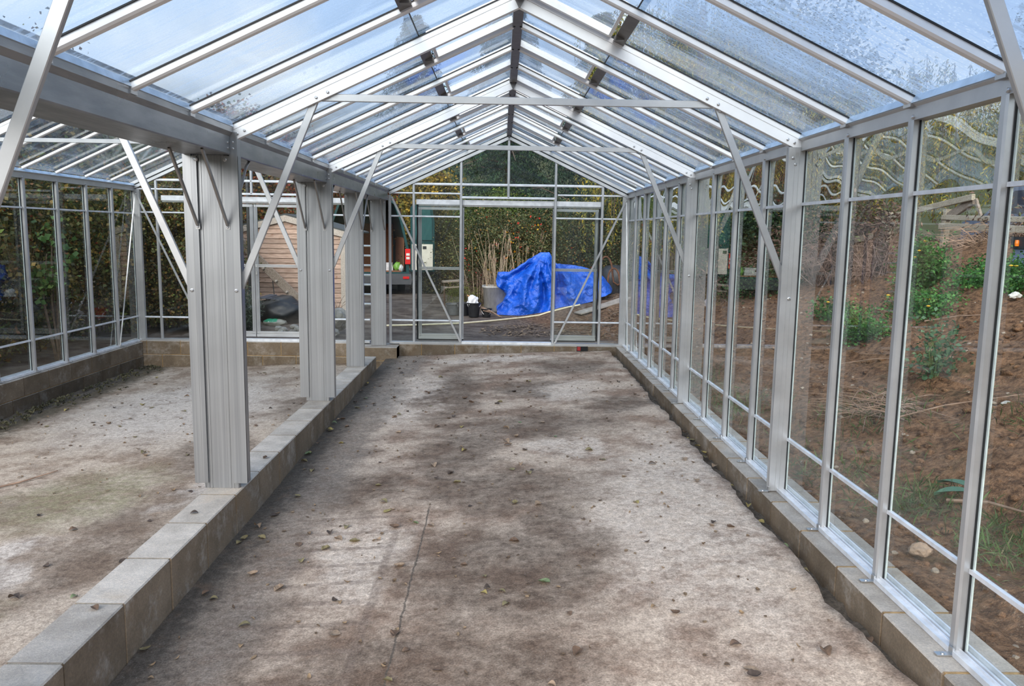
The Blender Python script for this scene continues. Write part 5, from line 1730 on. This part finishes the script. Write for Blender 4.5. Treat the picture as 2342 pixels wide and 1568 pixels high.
# stones, sticks on the bank
r = random.Random(77)
bs = [(6.42, 2.95, .055, 'white stone on the bank crest at the right edge'), (3.64, -.79, .055, 'flat tan stone low behind the nearest pane'), (3.88, -.2, .035, 'brown stone above the flat tan stone'), (4.90, .58, .045, 'pale slate chip upright on the near bank')]
for k, (x, y, s, lab) in enumerate(bs):
    tag(MB().blob((x, y, ground_z(x, y) + s * .35), (s, s * .8, s * .6), 40 + k, .3, 3).make('bank_stone', simple('bank_stone_%d' % k, ((.62, .60, .55), (.36, .25, .17), (.28, .17, .10), (.42, .40, .36))[k], .9, 0, .2, 15, .4)), lab, 'stone', 'stones on the bank')
PEB = [simple('pale_flint', (.30, .24, .18), .9, 0, .25, 20), simple('brown_clod', (.15, .085, .05), .95, 0, .3, 20)]
mb = MB()
for k in range(1500):
    x, y = 3.42 + 3.4 * r.random() ** 1.3, r.uniform(-2.2, 7.5)
    s = r.uniform(.008, .034) * (1 if r.random() < .9 else 1.6)
    z = ground_z(x, y) + min(1, (x - 3.3) * 4) * (.10 * noise.noise((x * .9, y * .9, 1)) + .055 * noise.noise((x * 2.9, y * 2.9, 4)) + .04 * noise.noise((x * 7.3, y * 7.3, 9)))
    mb.blob((x, y, z + s * .1), (s, s * r.uniform(.7, 1.1), s * .6), k, .5, 2, 1, 1.8)
tag(mb.make('soil_clods', SOIL, None, (0, 0, 0), True), 'loose brown clods strewn over the soil bank', 'soil', None, 'stuff')
mb = MB()
for k in range(260):
    x, y = 3.42 + 3.0 * r.random() ** 1.3, r.uniform(-2.2, 7.5)
    s = r.uniform(.006, .02)
    z = ground_z(x, y) + min(1, (x - 3.3) * 4) * (.10 * noise.noise((x * .9, y * .9, 1)) + .055 * noise.noise((x * 2.9, y * 2.9, 4)) + .04 * noise.noise((x * 7.3, y * 7.3, 9)))
    mb.blob((x, y, z + s * .2), (s, s, s * .7), k, .4, 2)
tag(mb.make('flint_gravel', PEB[0], None, (0, 0, 0)), 'pale flint chips strewn over the soil bank', 'gravel', None, 'stuff')
stk = [((3.94, -.47), (4.16, -1.0), .011, 'pale broken branch lying low on the near bank'), ((4.3, .9), (5.0, .55), .006, 'thin twig on the soil behind second pane'), ((4.6, 2.6), (5.1, 1.9), .006, 'thin twig high on the soil behind third pane'), ((5.6, 3.0), (6.0, 2.3), .008, 'dark twig below the weed mound'), ((5.2, .2), (5.45, .75), .006, 'short bent twig near the right edge of bank')]
for (a, b, w, lab) in stk:
    p, q = Vector((a[0], a[1], ground_z(*a) + .06)), Vector((b[0], b[1], ground_z(*b) + .06))
    tag(MB().tube([p, p.lerp(q, .4) + Vector((.02, .03, .02)), q], [w, w * .8, w * .4], 6).make('twig', TWIG), lab, 'twig', 'twigs on the bank')

# broken fence, car and trailer on top of the bank
def fence_piece(label, p, q, w, h, mat=None):
    tag(MB().bar(p, q, w, h).make('fence_rail', mat or FENCEW), label, 'fence rail', 'broken fence timbers')
fence_piece('sloping top rail of the broken fence', (8.0, 8.9, 1.86), (8.0, 6.48, 2.09), .05, .085)
fence_piece('short steep timber under the end of the sloping rail', (8.05, 6.55, 2.05), (8.05, 7.3, 1.78), .05, .12, OLDWOOD)
fence_piece('dark prop dropping from the end of the sloping rail', (8.02, 6.45, 2.06), (8.02, 6.22, 1.70), .035, .045, OLDWOOD)
fence_piece('upper horizontal board below the parked car', (8.02, 7.25, 1.83), (8.02, 4.6, 1.74), .04, .07)
fence_piece('lower horizontal board under the parked car', (7.96, 7.2, 1.70), (7.96, 4.6, 1.62), .04, .09)
fence_piece('grey board end behind the brambles', (8.0, 9.2, 1.74), (8.0, 8.3, 1.74), .04, .11)
for k, (y, lab) in enumerate(((7.25, 'leaning fence post where the boards start'), (5.2, 'fence post hidden behind the near upright'), (9.0, 'fence post behind the brambles'))):
    tag(MB().bar((8.06, y, 1.1), (8.06, y - .05, 1.95), .09, .09, (0, 1, 0)).make('fence_post', FENCEW), lab, 'fence post', 'broken fence posts')
t = thing('car', 'pale blue car roof showing above the fence on the bank', 'car', (11.2, 9.2, 1.15))
BLUEC = simple('pale_blue_car_paint', (.24, .31, .48), .25, .2)
CGL = simple('dark_car_glass', (.06, .07, .11), .12)
cpr = [(-2.1, .35), (-2.1, .75), (-1.55, .92), (-.75, 1.42), (.55, 1.45), (1.35, .98), (2.05, .85), (2.1, .35)]
MB().prof(cpr, (10.5, 9.0, 1.0), (12.1, 9.0, 1.0), (0, 1, 0), (0, 0, 1)).make('body', BLUEC, t)
MB().prof([(-1.25, .98), (-.70, 1.35), (-.1, 1.37), (-.1, .98)], (10.485, 9.0, 1.0), (10.5, 9.0, 1.0), (0, 1, 0), (0, 0, 1)).make('side_window', CGL, t)
MB().prof([(0, .98), (0, 1.37), (.5, 1.37), (1.05, .98)], (10.485, 9.0, 1.0), (10.5, 9.0, 1.0), (0, 1, 0), (0, 0, 1)).make('side_window', CGL, t)
for y in (7.7, 10.3): MB().tube([(10.45, y, 1.33), (10.7, y, 1.33)], .31, 20).make('wheel', TYRE, t)
t = thing('trailer', 'grey-blue trailer corner with orange light at the right edge', 'trailer', (7.8, 3.2, 1.25))
TRB = simple('grey_blue_panel', (.19, .23, .35), .45)
MB().box(7.02, 8.4, 2.2, 3.98, 1.10, 1.42).make('side_panel', TRB, t)
MB().box(7.0, 8.42, 2.18, 4.0, 1.42, 1.545).make('top_rail', simple('dark_trailer_rail', (.025, .027, .032), .5), t)
MB().lathe((6.995, 3.885, 1.445), [(.022, 0), (.026, .03), (.022, .065)], 10).make('orange_marker', simple('orange_lens', (.9, .22, .02), .25), t)

# slim black post outside, behind the left bay doors
tag(MB().bar((-2.62, 8.6, -.1), (-2.62, 8.6, 2.35), .045, .045, (0, 1, 0)).make('black_post', BLACKP), 'slim black post standing between the left bay doors and the shed', 'post')

# ------------------------------------------------------------------ fallen leaves
def leaf_shape(seed, L=.05, W=.022):
    r = random.Random(seed)
    curl, fold, bend = r.uniform(-.5, .9), r.uniform(.15, .9), r.uniform(-.3, .3)
    vs, fs = [], []
    for q in range(6):
        f = q / 5
        w = W * math.sin(math.pi * (.06 + .90 * f)) ** .8 * (1 - .25 * f)
        x = (f - .5) * L
        z = curl * L * (f - .5) ** 2 * 1.5 + .002
        y = bend * L * (f - .5) ** 2
        vs += [(x, y - w, z + w * fold), (x, y, z), (x, y + w, z + w * fold * r.uniform(.5, 1.3))]
        if q:
            b = q * 3
            fs += [(b - 3, b - 2, b + 1, b), (b - 2, b - 1, b + 2, b + 1)]
    o = len(vs)
    vs += [(-L * .5, 0, vs[1][2]), (-L * .72, .004, vs[1][2] + .002), (-L * .72, .006, vs[1][2] + .002)]
    fs.append((o, o + 1, o + 2))
    zm = min(v[2] for v in vs)
    return [(x, y, z - zm + .001) for x, y, z in vs], fs
LCOL = [('brown', (.13, .08, .05)), ('tan', (.27, .19, .125)), ('olive', (.19, .155, .075)), ('dark', (.06, .042, .032)), ('yellow', (.30, .235, .08)), ('green', (.14, .18, .085))]
LMAT = [simple('fallen_leaf_' + n, c, .8, 0, .25, 40) for n, c in LCOL]
PROTO = []
for k in range(18):
    vs, fs = leaf_shape(200 + k)
    me = bpy.data.meshes.new('fallen_leaf')
    me.from_pydata(vs, [], fs)
    me.materials.append(LMAT[0])
    PROTO.append(me)
PM = {}
def leaf_at(x, y, z, ci, sc, zone, rr):
    k = rr.randrange(18)
    if (k, ci) not in PM:
        me = PROTO[k].copy()
        me.materials[0] = LMAT[ci]
        PM[(k, ci)] = me
    o = bpy.data.objects.new('fallen_leaf', PM[(k, ci)])
    o.location = (x, y, z)
    o.rotation_euler = (rr.uniform(-.15, .15), rr.uniform(-.15, .15), rr.uniform(0, 6.28))
    o.scale = (sc, sc, sc)
    COL.objects.link(o)
    w = {'brown': 'small brown', 'tan': 'pale tan', 'olive': 'olive-brown', 'dark': 'dark shrivelled', 'yellow': 'yellowish', 'green': 'faded green'}[LCOL[ci][0]]
    tag(o, f'{w} fallen leaf {zone}', 'leaf', f'{w} fallen leaves {zone}')
rr = random.Random(21)
def pick(wts): return rr.choices(range(6), wts)[0]
cnt = 0
while cnt < 150:
    x, y = rr.uniform(.12, 2.9), -2.6 + 8.4 * rr.random() ** 1.25
    if x > 1.9 and rr.random() < .55: continue
    z = floor_z(x, y) + .010 * noise.noise((x * 1.3, y * 1.3, 2)) + .004 * noise.noise((x * 6, y * 6, 5)) + .002
    side = 'left side' if x < .75 else 'left centre' if x < 1.4 else 'right centre' if x < 2.05 else 'pale right side'
    zone = side + (' of main floor nearest the camera' if y < -1.2 else ' of main floor just before near column' if y < 0 else ' of main floor past near column' if y < 1.3 else ' of main floor before second column' if y < 2.5 else ' of main floor past second column' if y < 4.2 else ' of main floor by the far doorway')
    zone = 'on ' + zone
    leaf_at(x, y, z, pick((5, 4, 3, 3, 1, .6)), rr.uniform(.6, 1.25), zone, rr)
    cnt += 1
cnt = 0
while cnt < 105:
    x, y = rr.uniform(-3.1, -.3), rr.uniform(-2.0, 5.9)
    z = floor_z(x, y) + .010 * noise.noise((x * 1.3, y * 1.3, 2)) + .004 * noise.noise((x * 6, y * 6, 5)) + .002
    zone = ('by the block row' if x > -1.1 else 'in the middle' if x > -2.1 else 'near the left wall') + (' of left bay floor, nearest the camera' if y < -.4 else ' of left bay floor, abreast of near column' if y < 1.2 else ' of left bay floor, halfway back' if y < 3.5 else ' of left bay floor, toward its doors')
    leaf_at(x, y, z, pick((6, 3, 2.5, 4, 1.2, .8)), rr.uniform(.6, 1.2), zone, rr)
    cnt += 1
for k in range(26):
    y = -2.2 + 6.5 * rr.random()
    leaf_at(.03 + abs(rr.gauss(0, .09)), y, floor_z(.1, y) + .006, pick((3, 2, 3, 3, 2, 2)), rr.uniform(.7, 1.2), 'along the foot of block row ' + ('near the camera' if y < -.8 else 'beside near column' if y < .6 else 'before second column' if y < 2.3 else 'past second column'), rr)
for k in range(14):
    y = -1.6 + 4.2 * rr.random()
    leaf_at(3.04 + rr.uniform(-.02, .02), y, floor_z(3, y) - .05, pick((1, 1, 2, 1, 4, 2)), rr.uniform(.7, 1.1), 'in the dirt trench by the right wall ' + ('near the camera' if y < 0 else 'farther along'), rr)
for (x, y, ci) in ((-.1, -1.55, 0), (-.16, .32, 3), (-.05, .62, 0), (-.12, -.45, 3)):
    leaf_at(x, y, -.012, ci, .8, 'on top of the block row', rr)
# finer litter and the small leaves farther off
mb = MB()
for k in range(620):
    if k % 3:
        x, y = rr.uniform(.1, 2.95), rr.uniform(-2.2, 5.95)
    else:
        x, y = rr.uniform(-3.15, -.3), rr.uniform(.5, 5.95)
    vs, fs = leaf_shape(900 + k, rr.uniform(.012, .038), rr.uniform(.004, .013))
    a = rr.uniform(0, 6.28)
    z = floor_z(x, y) + .010 * noise.noise((x * 1.3, y * 1.3, 2)) + .004 * noise.noise((x * 6, y * 6, 5)) + .002
    mb.add([(x + p[0] * math.cos(a) - p[1] * math.sin(a), y + p[0] * math.sin(a) + p[1] * math.cos(a), z + p[2]) for p in vs], fs, rr.uniform(.5, 1.5))
LIT = NT('leaf_litter_crumbs')
_tn = LIT.attr('tone')
LITM = LIT.done(LIT.principled(LIT.mix(LIT.rng(_tn, .5, 1.5, 0, 1, False), (.08, .05, .03), (.30, .20, .11)), .85))
tag(mb.make('leaf_litter', LITM, None, (0, 0, 0)), 'fine crumbs of dead leaf scattered over both concrete floors', 'litter', None, 'stuff')
mb = MB()
for k in range(420):
    y = rr.uniform(-1.5, 6.0)
    x = -3.235 + abs(rr.gauss(0, .12))
    vs, fs = leaf_shape(2000 + k, rr.uniform(.03, .06), rr.uniform(.01, .022))
    a = rr.uniform(0, 6.28)
    mb.add([(x + p[0] * math.cos(a) - p[1] * math.sin(a), y + p[0] * math.sin(a) + p[1] * math.cos(a), -.345 + .03 * rr.random() + p[2]) for p in vs], fs, rr.uniform(.4, 1.4))
LIT2 = NT('leaf_drift_by_wall')
_tn = LIT2.attr('tone')
LITM2 = LIT2.done(LIT2.principled(LIT2.mix(LIT2.rng(_tn, .5, 1.5, 0, 1, False), (.035, .035, .018), (.13, .115, .06)), .85))
tag(mb.make('leaf_drift', LITM2, None, (0, 0, 0)), 'drift of dark leaves along the foot of the left block wall', 'litter', None, 'stuff')
# a curved twig on the left bay floor and a green leaf stuck on the left roof
tag(MB().tube([(-2.05, .75, floor_z(-2, .75) + .012), (-1.9, .95, floor_z(-2, .9) + .015), (-1.78, 1.22, floor_z(-1.8, 1.2) + .012)], [.008, .007, .004], 6).make('twig', TWIG), 'dark curved twig lying on the left bay floor', 'twig')

mb = MB()
r = random.Random(404)
for k in range(1500):
    x, y = r.uniform(1.2, 3.9), r.uniform(7.0, 10.0)
    if y < 7.9 - (x - 1.3) * .25 or y > 9.0 + (x - 1.3) * .33: continue
    L, w_ = r.uniform(.015, .05), r.uniform(.005, .016)
    a = r.uniform(0, 6.28)
    d = Vector((math.cos(a), math.sin(a), r.uniform(-.2, .3))) * L
    q = Vector((-math.sin(a), math.cos(a), 0)) * w_
    p = Vector((x, y, ground_z(x, y) + .35 * (.10 * noise.noise((x * .9, y * .9, 1)) + .055 * noise.noise((x * 2.9, y * 2.9, 4))) * (1 if x <= 3.35 else 2.8) + .018))
    mb.add([p - d - q, p + d - q, p + d + q, p - d + q], [(0, 1, 2, 3)], r.uniform(.5, 1.5))
tag(mb.make('bark_chips', LITM, None, (0, 0, 0)), 'dark bark mulch chips spread outside the doorway', 'mulch', None, 'stuff')
mb = MB()
pe = [(2.9, 9.76), (3.06, 9.82), (3.45, 10.0), (3.9, 10.25)]
for a, b in zip(pe, pe[1:]):
    mb.bar((a[0], a[1], ground_z(*a) + .03), (b[0], b[1], ground_z(*b) + .03), .30, .02)
tag(mb.make('path_edging', simple('pale_path_slab', (.31, .265, .225), .9, 0, .2, 9, .3)), 'pale strip of path edging running right below the tarpaulin', 'path edging', None)
